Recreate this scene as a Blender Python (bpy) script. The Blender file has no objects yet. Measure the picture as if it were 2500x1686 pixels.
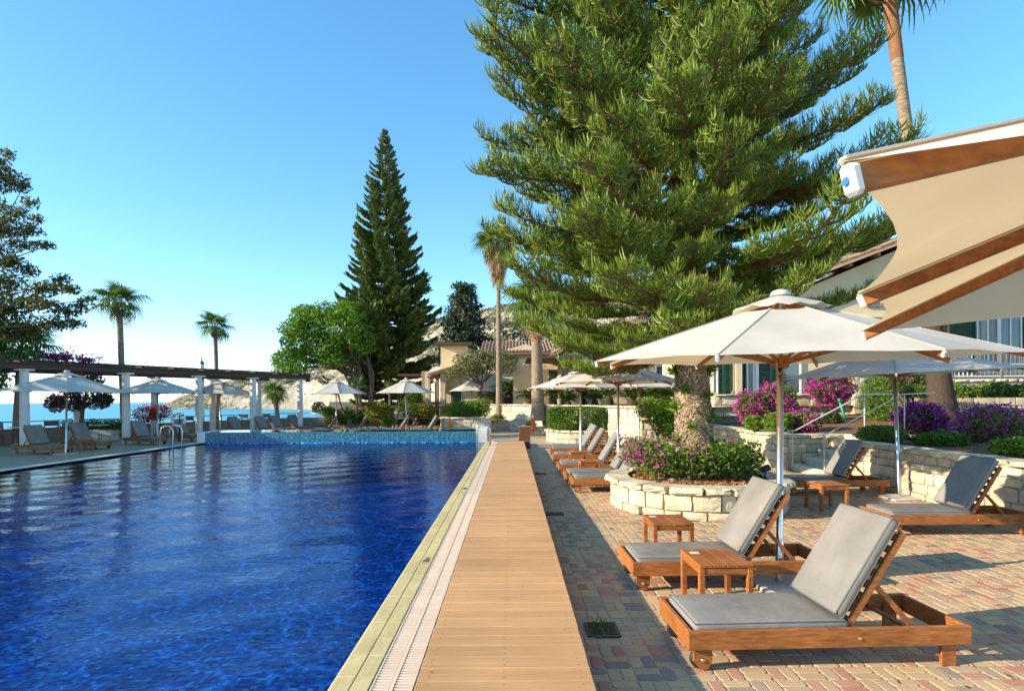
import bpy, bmesh, math, random
import numpy as np
from mathutils import Vector, Matrix, noise as mnoise

random.seed(7)
RNG = np.random.default_rng(7)
R = math.radians
scene = bpy.context.scene
COL = scene.collection

# ------------------------------------------------------------------ camera
F, U0, V0, CAMZ, ROLL = 1400.0, 1250.0, 975.0, 1.75, R(0.3)
cam_data = bpy.data.cameras.new('camera')
cam_data.sensor_width = 36.0
cam_data.lens = F / 2500 * 36
cam_data.shift_y = (V0 - 843) / 2500
cam_data.clip_start = 0.05
cam_data.clip_end = 60000
cam = bpy.data.objects.new('camera', cam_data)
cam.location = (0, 0, CAMZ)
cam.rotation_euler = (R(90), ROLL, 0)
COL.objects.link(cam)
scene.camera = cam

# ------------------------------------------------------------------ sky and sun
SUN_EL = R(20.0)
SUN_AZ = (-0.967, -0.255)          # towards the sun, in plan
world = bpy.data.worlds.new('World')
scene.world = world
world.use_nodes = True
wn = world.node_tree
wn.nodes.clear()
sky = wn.nodes.new('ShaderNodeTexSky')
sky.sky_type = 'NISHITA'
sky.sun_disc = False
sky.sun_elevation = SUN_EL
sky.sun_rotation = math.atan2(SUN_AZ[0], SUN_AZ[1])
sky.altitude = 0
sky.air_density = 0.72
sky.dust_density = 0.0
sky.ozone_density = 2.0
bg = wn.nodes.new('ShaderNodeBackground')
bg.inputs['Strength'].default_value = 0.15
wo = wn.nodes.new('ShaderNodeOutputWorld')
hsv = wn.nodes.new('ShaderNodeHueSaturation')
hsv.inputs['Hue'].default_value = 0.4945
hsv.inputs['Saturation'].default_value = 1.25
hsv.inputs['Value'].default_value = 1.1
wn.links.new(sky.outputs[0], hsv.inputs['Color'])
gam = wn.nodes.new('ShaderNodeGamma')
gam.inputs[1].default_value = 0.8
wn.links.new(hsv.outputs[0], gam.inputs[0])
wn.links.new(gam.outputs[0], bg.inputs[0])
wn.links.new(bg.outputs[0], wo.inputs[0])

sun_data = bpy.data.lights.new('sun', 'SUN')
sun_data.energy = 3.1
sun_data.angle = R(0.5)
sun_data.color = (1.0, 0.85, 0.62)
sun = bpy.data.objects.new('sun', sun_data)
to_sun = Vector((SUN_AZ[0] * math.cos(SUN_EL), SUN_AZ[1] * math.cos(SUN_EL), math.sin(SUN_EL)))
sun.rotation_euler = to_sun.to_track_quat('Z', 'Y').to_euler()
sun.location = (-30, -10, 30)
COL.objects.link(sun)

scene.view_settings.view_transform = 'Standard'
scene.view_settings.look = 'None'
scene.view_settings.exposure = 1.62
scene.view_settings.gamma = 1.0
scene.view_settings.use_curve_mapping = False
scene.cycles.max_bounces = 10
scene.cycles.transparent_max_bounces = 16
scene.cycles.caustics_reflective = False
scene.cycles.caustics_refractive = False
scene.cycles.sample_clamp_indirect = 6.0

# ------------------------------------------------------------------ helpers
def unroll(u, v):
    du, dv = u - U0, v - V0
    return du * math.cos(ROLL) - dv * math.sin(ROLL), dv * math.cos(ROLL) + du * math.sin(ROLL)

def G(u, v, h=0.0):
    """point of the horizontal plane z=h seen at photograph pixel (u, v)"""
    a, b = unroll(u, v)
    d = F * (CAMZ - h) / b
    return Vector((a / F * d, d, h))

def P(u, v, d):
    """point at depth d seen at photograph pixel (u, v)"""
    a, b = unroll(u, v)
    return Vector((a / F * d, d, CAMZ - b / F * d))

def link(o, parent=None):
    COL.objects.link(o)
    if parent is not None:
        o.parent = parent
    return o

def tag(o, label=None, cat=None, group=None, kind=None):
    if label: o['label'] = label
    if cat: o['category'] = cat
    if group: o['group'] = group
    if kind: o['kind'] = kind
    return o

def thing(name, label, cat, loc=(0, 0, 0), rz=0.0, group=None):
    o = bpy.data.objects.new(name, None)
    o.empty_display_size = 0.2
    o.location = loc
    o.rotation_euler = (0, 0, rz)
    link(o)
    return tag(o, label, cat, group)

def put(name, me, parent=None, loc=None, rot=None, scale=None):
    o = bpy.data.objects.new(name, me)
    if loc is not None: o.location = loc
    if rot is not None: o.rotation_euler = rot
    if scale is not None: o.scale = scale
    return link(o, parent)

def copy_tree(o, parent=None):
    c = o.copy()
    link(c)
    c.parent = parent
    for ch in list(o.children):
        copy_tree(ch, c)
    return c

class MB:
    """collects shapes into one mesh"""
    def __init__(s):
        s.v, s.f, s.sm, s.mi = [], [], [], []
    def add(s, V, Fc, smooth=False, mi=0):
        b = len(s.v)
        s.v.extend([tuple(p) for p in V])
        for f in Fc:
            s.f.append([b + i for i in f]); s.sm.append(smooth); s.mi.append(mi)
    def convex(s, V, Fc, smooth=False, mi=0):
        c = Vector((0, 0, 0))
        V = [Vector(p) for p in V]
        for p in V: c += p
        c /= len(V)
        out = []
        for f in Fc:
            n = Vector((0, 0, 0))
            for i in range(1, len(f) - 1):
                n += (V[f[i]] - V[f[0]]).cross(V[f[i + 1]] - V[f[0]])
            m = sum((V[i] for i in f), Vector((0, 0, 0))) / len(f)
            out.append(list(f) if n.dot(m - c) >= 0 else list(reversed(f)))
        s.add(V, out, smooth, mi)
    def box(s, c, size, rot=None, bev=0.0, mi=0, jit=0.0):
        hx, hy, hz = size[0] / 2, size[1] / 2, size[2] / 2
        b = min(bev, hx * .9, hy * .9, hz * .9)
        if b <= 0:
            V = [Vector((x * hx, y * hy, z * hz)) for x in (-1, 1) for y in (-1, 1) for z in (-1, 1)]
            Fc = [(0, 1, 3, 2), (4, 6, 7, 5), (0, 4, 5, 1), (2, 3, 7, 6), (0, 2, 6, 4), (1, 5, 7, 3)]
        else:
            V, idx = [], {}
            for x in (-1, 1):
                for y in (-1, 1):
                    for z in (-1, 1):
                        for k in range(3):
                            p = [x * (hx - b), y * (hy - b), z * (hz - b)]
                            p[k] = (x * hx, y * hy, z * hz)[k]
                            idx[(x, y, z, k)] = len(V); V.append(Vector(p))
            Fc = []
            for k in range(3):
                a, c2 = [i for i in range(3) if i != k]
                for sg in (-1, 1):
                    f = []
                    for (p, q) in ((-1, -1), (1, -1), (1, 1), (-1, 1)):
                        t = [0, 0, 0]; t[k] = sg; t[a] = p; t[c2] = q
                        f.append(idx[(t[0], t[1], t[2], k)])
                    Fc.append(f)
                for p in (-1, 1):
                    for q in (-1, 1):
                        t0 = [0, 0, 0]; t0[k] = -1; t0[a] = p; t0[c2] = q
                        t1 = list(t0); t1[k] = 1
                        Fc.append([idx[(*t0, a)], idx[(*t0, c2)], idx[(*t1, c2)], idx[(*t1, a)]])
            for x in (-1, 1):
                for y in (-1, 1):
                    for z in (-1, 1):
                        Fc.append([idx[(x, y, z, 0)], idx[(x, y, z, 1)], idx[(x, y, z, 2)]])
        if jit:
            V = [p + Vector((random.uniform(-jit, jit), random.uniform(-jit, jit), random.uniform(-jit, jit))) for p in V]
        c = Vector(c)
        M = rot if rot is not None else Matrix.Identity(3)
        s.convex([M @ p + c for p in V], Fc, False, mi)
        return s
    def bar(s, p0, p1, w, h, up=(0, 0, 1), bev=0.0, mi=0):
        p0, p1 = Vector(p0), Vector(p1)
        x = (p1 - p0); L = x.length; x.normalize()
        up = Vector(up)
        if abs(x.dot(up)) > .99: up = Vector((0, 1, 0))
        y = up.cross(x).normalized(); z = x.cross(y)
        M = Matrix((x, y, z)).transposed()
        return s.box((p0 + p1) / 2, (L, w, h), M, bev, mi)
    def tube(s, pts, rad, n=8, cap=True, mi=0, smooth=True):
        pts = [Vector(p) for p in pts]
        if not hasattr(rad, '__len__'): rad = [rad] * len(pts)
        V, Fc = [], []
        prev = None
        for i, p in enumerate(pts):
            d = (pts[min(i + 1, len(pts) - 1)] - pts[max(i - 1, 0)])
            if d.length < 1e-9: d = Vector((0, 0, 1))
            d.normalize()
            if prev is None:
                a = Vector((0, 0, 1)) if abs(d.z) < .9 else Vector((1, 0, 0))
                x = a.cross(d).normalized()
            else:
                x = (prev - d * prev.dot(d)).normalized()
            prev = x
            y = d.cross(x)
            for k in range(n):
                t = 2 * math.pi * k / n
                V.append(p + (x * math.cos(t) + y * math.sin(t)) * rad[i])
        for i in range(len(pts) - 1):
            for k in range(n):
                Fc.append((i * n + k, i * n + (k + 1) % n, (i + 1) * n + (k + 1) % n, (i + 1) * n + k))
        s.add(V, Fc, smooth, mi)
        if cap:
            b = len(s.v) - len(V)
            s.f.append([b + k for k in reversed(range(n))]); s.sm.append(False); s.mi.append(mi)
            s.f.append([b + (len(pts) - 1) * n + k for k in range(n)]); s.sm.append(False); s.mi.append(mi)
        return s
    def lathe(s, prof, n=16, c=(0, 0, 0), mi=0, smooth=True):
        V, Fc = [], []
        m = len(prof)
        for (r, z) in prof:
            for k in range(n):
                t = 2 * math.pi * k / n
                V.append((c[0] + r * math.cos(t), c[1] + r * math.sin(t), c[2] + z))
        for i in range(m - 1):
            for k in range(n):
                Fc.append((i * n + k, i * n + (k + 1) % n, (i + 1) * n + (k + 1) % n, (i + 1) * n + k))
        s.add(V, Fc, smooth, mi)
        return s
    def mesh(s, name, *mats):
        me = bpy.data.meshes.new(name)
        me.from_pydata(s.v, [], s.f)
        for m in mats: me.materials.append(m)
        me.polygons.foreach_set('use_smooth', s.sm)
        if len(mats) > 1: me.polygons.foreach_set('material_index', s.mi)
        me.update()
        return me
    def build(s, name, mats, parent=None, **kw):
        if not isinstance(mats, (list, tuple)): mats = [mats]
        return put(name, s.mesh(name, *mats), parent, **kw)

def np_mesh(name, V, loop_idx, n_per_face, mat, smooth=False):
    """V (N,3) array, loop_idx flat int array, all faces with n_per_face corners"""
    me = bpy.data.meshes.new(name)
    nf = len(loop_idx) // n_per_face
    me.vertices.add(len(V)); me.vertices.foreach_set('co', np.ascontiguousarray(V, dtype=np.float32).ravel())
    me.loops.add(len(loop_idx)); me.loops.foreach_set('vertex_index', np.ascontiguousarray(loop_idx, dtype=np.int32))
    me.polygons.add(nf)
    me.polygons.foreach_set('loop_start', np.arange(0, nf * n_per_face, n_per_face, dtype=np.int32))
    me.polygons.foreach_set('loop_total', np.full(nf, n_per_face, dtype=np.int32))
    if smooth: me.polygons.foreach_set('use_smooth', np.ones(nf, dtype=bool))
    me.materials.append(mat)
    me.update(calc_edges=True)
    return me

def rounded_box_mesh(name, size, bev, mat, seg=3, puff=0.0, origin=(0, 0, 0)):
    bm = bmesh.new()
    bmesh.ops.create_cube(bm, size=1.0)
    for v in bm.verts: v.co = Vector((v.co.x * size[0], v.co.y * size[1], v.co.z * size[2]))
    bmesh.ops.bevel(bm, geom=list(bm.edges), offset=bev, segments=seg, profile=.5, affect='EDGES')
    if puff:
        big = [f for f in bm.faces if f.calc_area() > size[0] * size[1] * .5]
        es = list({e for f in bm.faces for e in f.edges if e.calc_length() > .25})
        bmesh.ops.subdivide_edges(bm, edges=es, cuts=7, use_grid_fill=True)
        for v in bm.verts:
            a = max(0, 1 - (2 * v.co.x / size[0]) ** 2); b = max(0, 1 - (2 * v.co.y / size[1]) ** 2)
            wob = mnoise.noise(Vector((v.co.x * 5, v.co.y * 5, v.co.z * 9))) * .35
            v.co.z += math.copysign(1, v.co.z) * puff * (a * b) ** .5 * (1 + wob)
    for v in bm.verts: v.co += Vector(origin)
    for f in bm.faces: f.smooth = True
    me = bpy.data.meshes.new(name)
    bm.to_mesh(me); bm.free()
    me.materials.append(mat)
    return me
# ------------------------------------------------------------------ materials
def mat(name, c1, c2=None, scale=5.0, rough=.7, bump=0.0, bscale=None, spec=.3, metal=0.0, island=0.0,
        objrand=0.0, stretch=(1, 1, 1), transl=0.0, tcol=None, detail=4.0, lo=.35, hi=.65, hue=0.0, coat=0.0, coord='Object', vor=0.0, stain=0.0, sscale=.9):
    m = bpy.data.materials.new(name); m.use_nodes = True
    nt = m.node_tree; N = nt.nodes; L = nt.links
    b = N['Principled BSDF']; out = N['Material Output']
    b.inputs['Roughness'].default_value = rough
    b.inputs['Metallic'].default_value = metal
    b.inputs['Specular IOR Level'].default_value = spec
    b.inputs['Coat Weight'].default_value = coat
    tc = N.new('ShaderNodeTexCoord')
    mp = N.new('ShaderNodeMapping'); mp.inputs['Scale'].default_value = stretch
    L.new(tc.outputs[coord], mp.inputs[0])
    vec = mp.outputs[0]
    if objrand:
        oi = N.new('ShaderNodeObjectInfo')
        ma = N.new('ShaderNodeVectorMath'); ma.operation = 'SCALE'
        co = N.new('ShaderNodeCombineXYZ')
        for i in range(3): L.new(oi.outputs['Random'], co.inputs[i])
        L.new(co.outputs[0], ma.inputs[0]); ma.inputs['Scale'].default_value = 37.0
        ad = N.new('ShaderNodeVectorMath'); ad.operation = 'ADD'
        L.new(vec, ad.inputs[0]); L.new(ma.outputs[0], ad.inputs[1]); vec = ad.outputs[0]
    col = None
    if c2 is not None:
        nz = N.new('ShaderNodeTexNoise'); nz.inputs['Scale'].default_value = scale; nz.inputs['Detail'].default_value = detail
        L.new(vec, nz.inputs['Vector'])
        cr = N.new('ShaderNodeValToRGB')
        cr.color_ramp.elements[0].position = lo; cr.color_ramp.elements[1].position = hi
        cr.color_ramp.elements[0].color = (*c1, 1); cr.color_ramp.elements[1].color = (*c2, 1)
        L.new(nz.outputs['Fac'], cr.inputs[0]); col = cr.outputs[0]
    else:
        rgb = N.new('ShaderNodeRGB'); rgb.outputs[0].default_value = (*c1, 1); col = rgb.outputs[0]
    rnd = None
    if island:
        ge = N.new('ShaderNodeNewGeometry'); rnd = ge.outputs['Random Per Island']; amt = island
    elif objrand:
        rnd = oi.outputs['Random']; amt = objrand
    if rnd is not None:
        hs = N.new('ShaderNodeHueSaturation')
        mr = N.new('ShaderNodeMapRange'); mr.inputs['To Min'].default_value = 1 - amt; mr.inputs['To Max'].default_value = 1 + amt
        L.new(rnd, mr.inputs[0]); L.new(mr.outputs[0], hs.inputs['Value'])
        if hue:
            m2 = N.new('ShaderNodeMath'); m2.operation = 'MULTIPLY'; m2.inputs[1].default_value = 7.31; L.new(rnd, m2.inputs[0])
            fr = N.new('ShaderNodeMath'); fr.operation = 'FRACT'; L.new(m2.outputs[0], fr.inputs[0])
            mh = N.new('ShaderNodeMapRange'); mh.inputs['To Min'].default_value = .5 - hue; mh.inputs['To Max'].default_value = .5 + hue
            L.new(fr.outputs[0], mh.inputs[0]); L.new(mh.outputs[0], hs.inputs['Hue'])
        L.new(col, hs.inputs['Color']); col = hs.outputs[0]
    if stain:
        gp = N.new('ShaderNodeNewGeometry'); ns = N.new('ShaderNodeTexNoise'); ns.inputs['Scale'].default_value = sscale; ns.inputs['Detail'].default_value = 7; ns.inputs['Roughness'].default_value = .62
        L.new(gp.outputs['Position'], ns.inputs['Vector'])
        ms = N.new('ShaderNodeMapRange'); ms.inputs['From Min'].default_value = .3; ms.inputs['From Max'].default_value = .7; ms.inputs['To Min'].default_value = 1 - stain; ms.inputs['To Max'].default_value = 1 + stain * .5
        L.new(ns.outputs['Fac'], ms.inputs[0]); h2_ = N.new('ShaderNodeHueSaturation'); L.new(ms.outputs[0], h2_.inputs['Value']); L.new(col, h2_.inputs['Color']); col = h2_.outputs[0]
    L.new(col, b.inputs['Base Color'])
    if bump:
        if vor:
            nb = N.new('ShaderNodeTexVoronoi'); nb.inputs['Scale'].default_value = bscale or scale * 4
            L.new(vec, nb.inputs['Vector']); ho = nb.outputs['Distance']
        else:
            nb = N.new('ShaderNodeTexNoise'); nb.inputs['Scale'].default_value = bscale or scale * 4; nb.inputs['Detail'].default_value = 5
            L.new(vec, nb.inputs['Vector']); ho = nb.outputs['Fac']
        bp = N.new('ShaderNodeBump'); bp.inputs['Strength'].default_value = min(1, bump); bp.inputs['Distance'].default_value = .02 * max(1, bump)
        L.new(ho, bp.inputs['Height']); L.new(bp.outputs[0], b.inputs['Normal'])
    if transl:
        tr = N.new('ShaderNodeBsdfTranslucent'); mx = N.new('ShaderNodeMixShader')
        mx.inputs[0].default_value = transl
        if tcol is not None:
            mc = N.new('ShaderNodeMix'); mc.data_type = 'RGBA'; mc.blend_type = 'MULTIPLY'; mc.inputs[0].default_value = 1
            L.new(col, mc.inputs[6]); mc.inputs[7].default_value = (*tcol, 1); L.new(mc.outputs[2], tr.inputs[0])
        else:
            L.new(col, tr.inputs[0])
        L.new(b.outputs[0], mx.inputs[1]); L.new(tr.outputs[0], mx.inputs[2]); L.new(mx.outputs[0], out.inputs[0])
    return m

MT = {}
MT['teak'] = mat('teak', (.42, .155, .04), (.27, .085, .022), 9, .42, .12, 40, .4, objrand=.16, stretch=(1, 6, 6), stain=.3, sscale=5)
MT['teak_dark'] = mat('teak_dark', (.22, .085, .035), (.13, .05, .022), 9, .5, .12, 40, .3, objrand=.16, stretch=(1, 6, 6))
MT['cushion'] = mat('cushion', (.245, .232, .215), (.205, .195, .183), 3.5, .78, .5, 6, .25, objrand=.09, stain=.16, sscale=3.5)
MT['piping'] = mat('piping', (.13, .125, .12), None, rough=.8)
MT['cushion_dark'] = mat('cushion_dark', (.155, .155, .16), (.135, .135, .145), 3.5, .8, .10, 14, .25, objrand=.06)
MT['canopy'] = mat('canopy', (.80, .765, .68), (.74, .70, .61), 1.3, .85, .35, 4, .1, transl=.36, tcol=(1.0, .76, .46), objrand=.02, stain=.10, sscale=1.8)
MT['steel'] = mat('steel', (.62, .62, .6), (.5, .5, .49), 3, .28, 0, None, .5, metal=1.0, stretch=(8, 8, .6))
MT['brass'] = mat('brass', (.6, .48, .3), None, rough=.35, metal=1.0)
MT['rubber'] = mat('rubber', (.018, .02, .022), (.03, .032, .035), 20, .6)
MT['white_paint'] = mat('white_paint', (.72, .70, .66), (.60, .575, .53), 2.2, .55, .05, 30)
MT['plastic_white'] = mat('plastic_white', (.78, .76, .71), None, rough=.4)
MT['deck'] = mat('deck', (.655, .37, .17), (.575, .31, .135), 2.2, .62, .2, 40, .25, objrand=.09, stretch=(.5, 14, 4), stain=.13, sscale=1.6)
MT['deck_dark'] = mat('deck_dark', (.10, .065, .045), (.14, .09, .06), 6, .7)
MT['coping'] = mat('coping', (.70, .565, .265), (.62, .49, .215), 6, .55, .2, 160, .35, objrand=.06, stretch=(6, 1, 1), stain=.2, sscale=2.2)
MT['coping_grey'] = mat('coping_grey', (.55, .53, .50), (.46, .44, .42), 3, .6)
MT['grate'] = mat('grate', (.80, .625, .47), (.74, .565, .415), 8, .5, island=.05)
MT['dark_void'] = mat('dark_void', (.02, .018, .015), None, rough=.9)
MT['iron'] = mat('iron', (.10, .085, .07), (.17, .11, .07), 30, .7, .1, 80)
MT['mortar'] = mat('mortar', (.55, .425, .295), (.47, .36, .245), 14, .95, .6, 120, .1)
MT['stone'] = mat('stone', (.68, .60, .45), (.60, .50, .345), 3.0, .9, .8, 11, .15, objrand=.14, hue=.014, stain=.28, sscale=2.5)
MT['stone_mortar'] = mat('stone_mortar', (.42, .345, .22), (.50, .42, .29), 6, .95, .6, 30, .1)
MT['beige_wall'] = mat('beige_wall', (.33, .25, .165), (.28, .21, .14), 4, .85, .2, 40)
MT['plaster'] = mat('plaster', (.70, .585, .375), (.64, .525, .33), 1.2, .9, .15, 60, .15)
MT['roof_tile'] = mat('roof_tile', (.46, .27, .16), (.36, .24, .155), 5, .85, .3, 40, objrand=.3)
MT['timber'] = mat('timber', (.10, .062, .042), (.07, .045, .032), 6, .7, .3, 40, stretch=(1, 8, 8), objrand=.1)
MT['timber_pale'] = mat('timber_pale', (.33, .235, .14), (.26, .18, .11), 6, .75, .3, 40)
MT['gutter'] = mat('gutter', (.22, .17, .14), None, rough=.5)
MT['shutter'] = mat('shutter', (.008, .075, .05), (.006, .055, .04), 4, .5, objrand=.1)
MT['glass'] = mat('glass', (.10, .14, .16), None, rough=.08, spec=.8)
MT['curtain'] = mat('curtain', (.40, .40, .36), (.16, .17, .165), 9, .8, stretch=(4, 1, .1))
MT['soil'] = mat('soil', (.17, .085, .04), (.27, .13, .06), 14, .95, .9, 60)
MT['bark_arau'] = mat('bark_arau', (.36, .27, .18), (.16, .11, .07), 16, .95, 2.0, 30, .1, vor=1)
MT['bark_pine'] = mat('bark_pine', (.16, .10, .065), (.25, .155, .09), 9, .95, .8, 30, .1)
MT['bark_palm'] = mat('bark_palm', (.34, .26, .185), (.20, .15, .10), 5, .95, .9, 18, .1, stretch=(1, 1, 4))
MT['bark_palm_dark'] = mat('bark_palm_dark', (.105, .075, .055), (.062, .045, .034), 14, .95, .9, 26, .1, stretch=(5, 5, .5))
MT['bark_boot'] = mat('bark_boot', (.36, .17, .085), (.24, .12, .07), 7, .95, .8, 30, .1, objrand=.2)
MT['bark_grey'] = mat('bark_grey', (.17, .125, .085), (.10, .072, .05), 7, .95, .8, 30, .1)
def leaf(name, c1, c2, isl=.35, hue=.02, tr=.38, rough=.55, scale=1.2, tcol=(1.0, 1.0, .55)):
    MT[name] = mat(name, c1, c2, scale, rough, 0, None, .35, island=isl, hue=hue, transl=tr, tcol=tcol)
leaf('needle', (.21, .285, .034), (.135, .205, .028), .42, .02, .30, .45, 1.6)
leaf('needle_dead', (.27, .12, .055), (.20, .09, .045), .3, .012, .2, .8)
leaf('norfolk', (.125, .178, .040), (.088, .135, .033), .35, .015, .25)
leaf('leaf_bright', (.165, .30, .022), (.105, .215, .018), .35, .025, .42)
leaf('leaf_cedar', (.05, .085, .05), (.034, .062, .038), .4, .02, .2)
leaf('leaf_carob', (.075, .082, .035), (.05, .062, .027), .4, .025, .2)
leaf('leaf_lime', (.16, .23, .035), (.11, .175, .03), .35, .02, .4)
leaf('leaf_olive', (.20, .21, .07), (.14, .155, .055), .4, .02, .3)
leaf('leaf_dark', (.075, .098, .030), (.048, .070, .024), .45, .03, .3)
leaf('leaf_yellow', (.34, .29, .035), (.22, .22, .035), .4, .03, .4)
leaf('leaf_feather', (.125, .135, .038), (.075, .09, .028), .5, .03, .35)
leaf('leaf_hedge', (.12, .205, .024), (.082, .155, .02), .45, .02, .32)
leaf('leaf_box', (.18, .28, .026), (.12, .21, .022), .4, .02, .35)
leaf('leaf_boug', (.15, .235, .034), (.10, .175, .028), .45, .03, .38)
leaf('petal', (.56, .05, .36), (.46, .035, .31), .35, .02, .45, .6, 1.2, (1, .8, 1))
leaf('petal_red', (.62, .04, .15), (.5, .03, .14), .35, .02, .45, .6, 1.2, (1, .8, .9))
leaf('frond', (.16, .235, .045), (.11, .175, .036), .3, .02, .35, .4)
leaf('frond_dead', (.42, .25, .12), (.32, .185, .09), .3, .01, .2, .8)
leaf('cycad', (.095, .16, .028), (.062, .115, .022), .35, .02, .2, .35)
leaf('yucca', (.13, .20, .04), (.085, .145, .03), .3, .02, .3, .4)

# water: clear sheet, mirror by Fresnel over what lies below
def water_mat(name, tint, s1, s2, stren, ax=(1, 1, 1), dist=.03, caust=0.0):
    m = bpy.data.materials.new(name); m.use_nodes = True
    nt = m.node_tree; N = nt.nodes; L = nt.links; N.clear()
    out = N.new('ShaderNodeOutputMaterial')
    tc = N.new('ShaderNodeTexCoord'); mp = N.new('ShaderNodeMapping'); mp.inputs['Scale'].default_value = ax
    L.new(tc.outputs['Object'], mp.inputs[0])
    n1 = N.new('ShaderNodeTexNoise'); n1.inputs['Scale'].default_value = s1; n1.inputs['Detail'].default_value = 3; n1.inputs['Distortion'].default_value = .6
    n2 = N.new('ShaderNodeTexNoise'); n2.inputs['Scale'].default_value = s2; n2.inputs['Detail'].default_value = 2
    n3 = N.new('ShaderNodeTexNoise'); n3.inputs['Scale'].default_value = .35; n3.inputs['Detail'].default_value = 1
    for n in (n1, n2): L.new(mp.outputs[0], n.inputs['Vector'])
    L.new(tc.outputs['Object'], n3.inputs['Vector'])
    ad = N.new('ShaderNodeMath'); ad.operation = 'MULTIPLY_ADD'; ad.inputs[1].default_value = .45
    L.new(n2.outputs['Fac'], ad.inputs[0]); L.new(n1.outputs['Fac'], ad.inputs[2])
    cr = N.new('ShaderNodeMapRange'); cr.inputs['From Min'].default_value = .35; cr.inputs['From Max'].default_value = .65
    cr.inputs['To Min'].default_value = stren * .45; cr.inputs['To Max'].default_value = stren
    L.new(n3.outputs['Fac'], cr.inputs[0])
    bp = N.new('ShaderNodeBump'); bp.inputs['Distance'].default_value = dist
    L.new(cr.outputs[0], bp.inputs['Strength']); L.new(ad.outputs[0], bp.inputs['Height'])
    fr = N.new('ShaderNodeFresnel'); fr.inputs['IOR'].default_value = 1.22; L.new(bp.outputs[0], fr.inputs['Normal'])
    gl = N.new('ShaderNodeBsdfGlossy'); gl.inputs['Roughness'].default_value = .015; L.new(bp.outputs[0], gl.inputs['Normal'])
    tr = N.new('ShaderNodeBsdfTransparent'); tr.inputs[0].default_value = (*tint, 1)
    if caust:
        # sunlight net on the floor, painted into the sheet's tint as brighter lines
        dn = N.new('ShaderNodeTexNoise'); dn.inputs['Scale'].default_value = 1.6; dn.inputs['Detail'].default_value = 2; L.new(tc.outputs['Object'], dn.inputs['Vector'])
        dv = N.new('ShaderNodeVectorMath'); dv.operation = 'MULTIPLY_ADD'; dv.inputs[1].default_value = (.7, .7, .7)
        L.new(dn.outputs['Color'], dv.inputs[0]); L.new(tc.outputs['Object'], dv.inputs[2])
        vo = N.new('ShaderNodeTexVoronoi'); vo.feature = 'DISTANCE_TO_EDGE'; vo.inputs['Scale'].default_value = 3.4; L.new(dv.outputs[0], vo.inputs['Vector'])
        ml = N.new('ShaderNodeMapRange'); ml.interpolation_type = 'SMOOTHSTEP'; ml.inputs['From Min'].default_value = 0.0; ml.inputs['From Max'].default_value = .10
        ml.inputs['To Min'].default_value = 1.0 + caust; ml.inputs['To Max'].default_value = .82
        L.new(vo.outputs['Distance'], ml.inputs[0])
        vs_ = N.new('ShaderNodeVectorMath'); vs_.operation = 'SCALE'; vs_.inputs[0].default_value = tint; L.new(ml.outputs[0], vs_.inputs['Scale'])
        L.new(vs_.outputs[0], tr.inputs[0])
    mx = N.new('ShaderNodeMixShader')
    L.new(fr.outputs[0], mx.inputs[0]); L.new(tr.outputs[0], mx.inputs[1]); L.new(gl.outputs[0], mx.inputs[2])
    L.new(mx.outputs[0], out.inputs[0])
    return m

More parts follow.
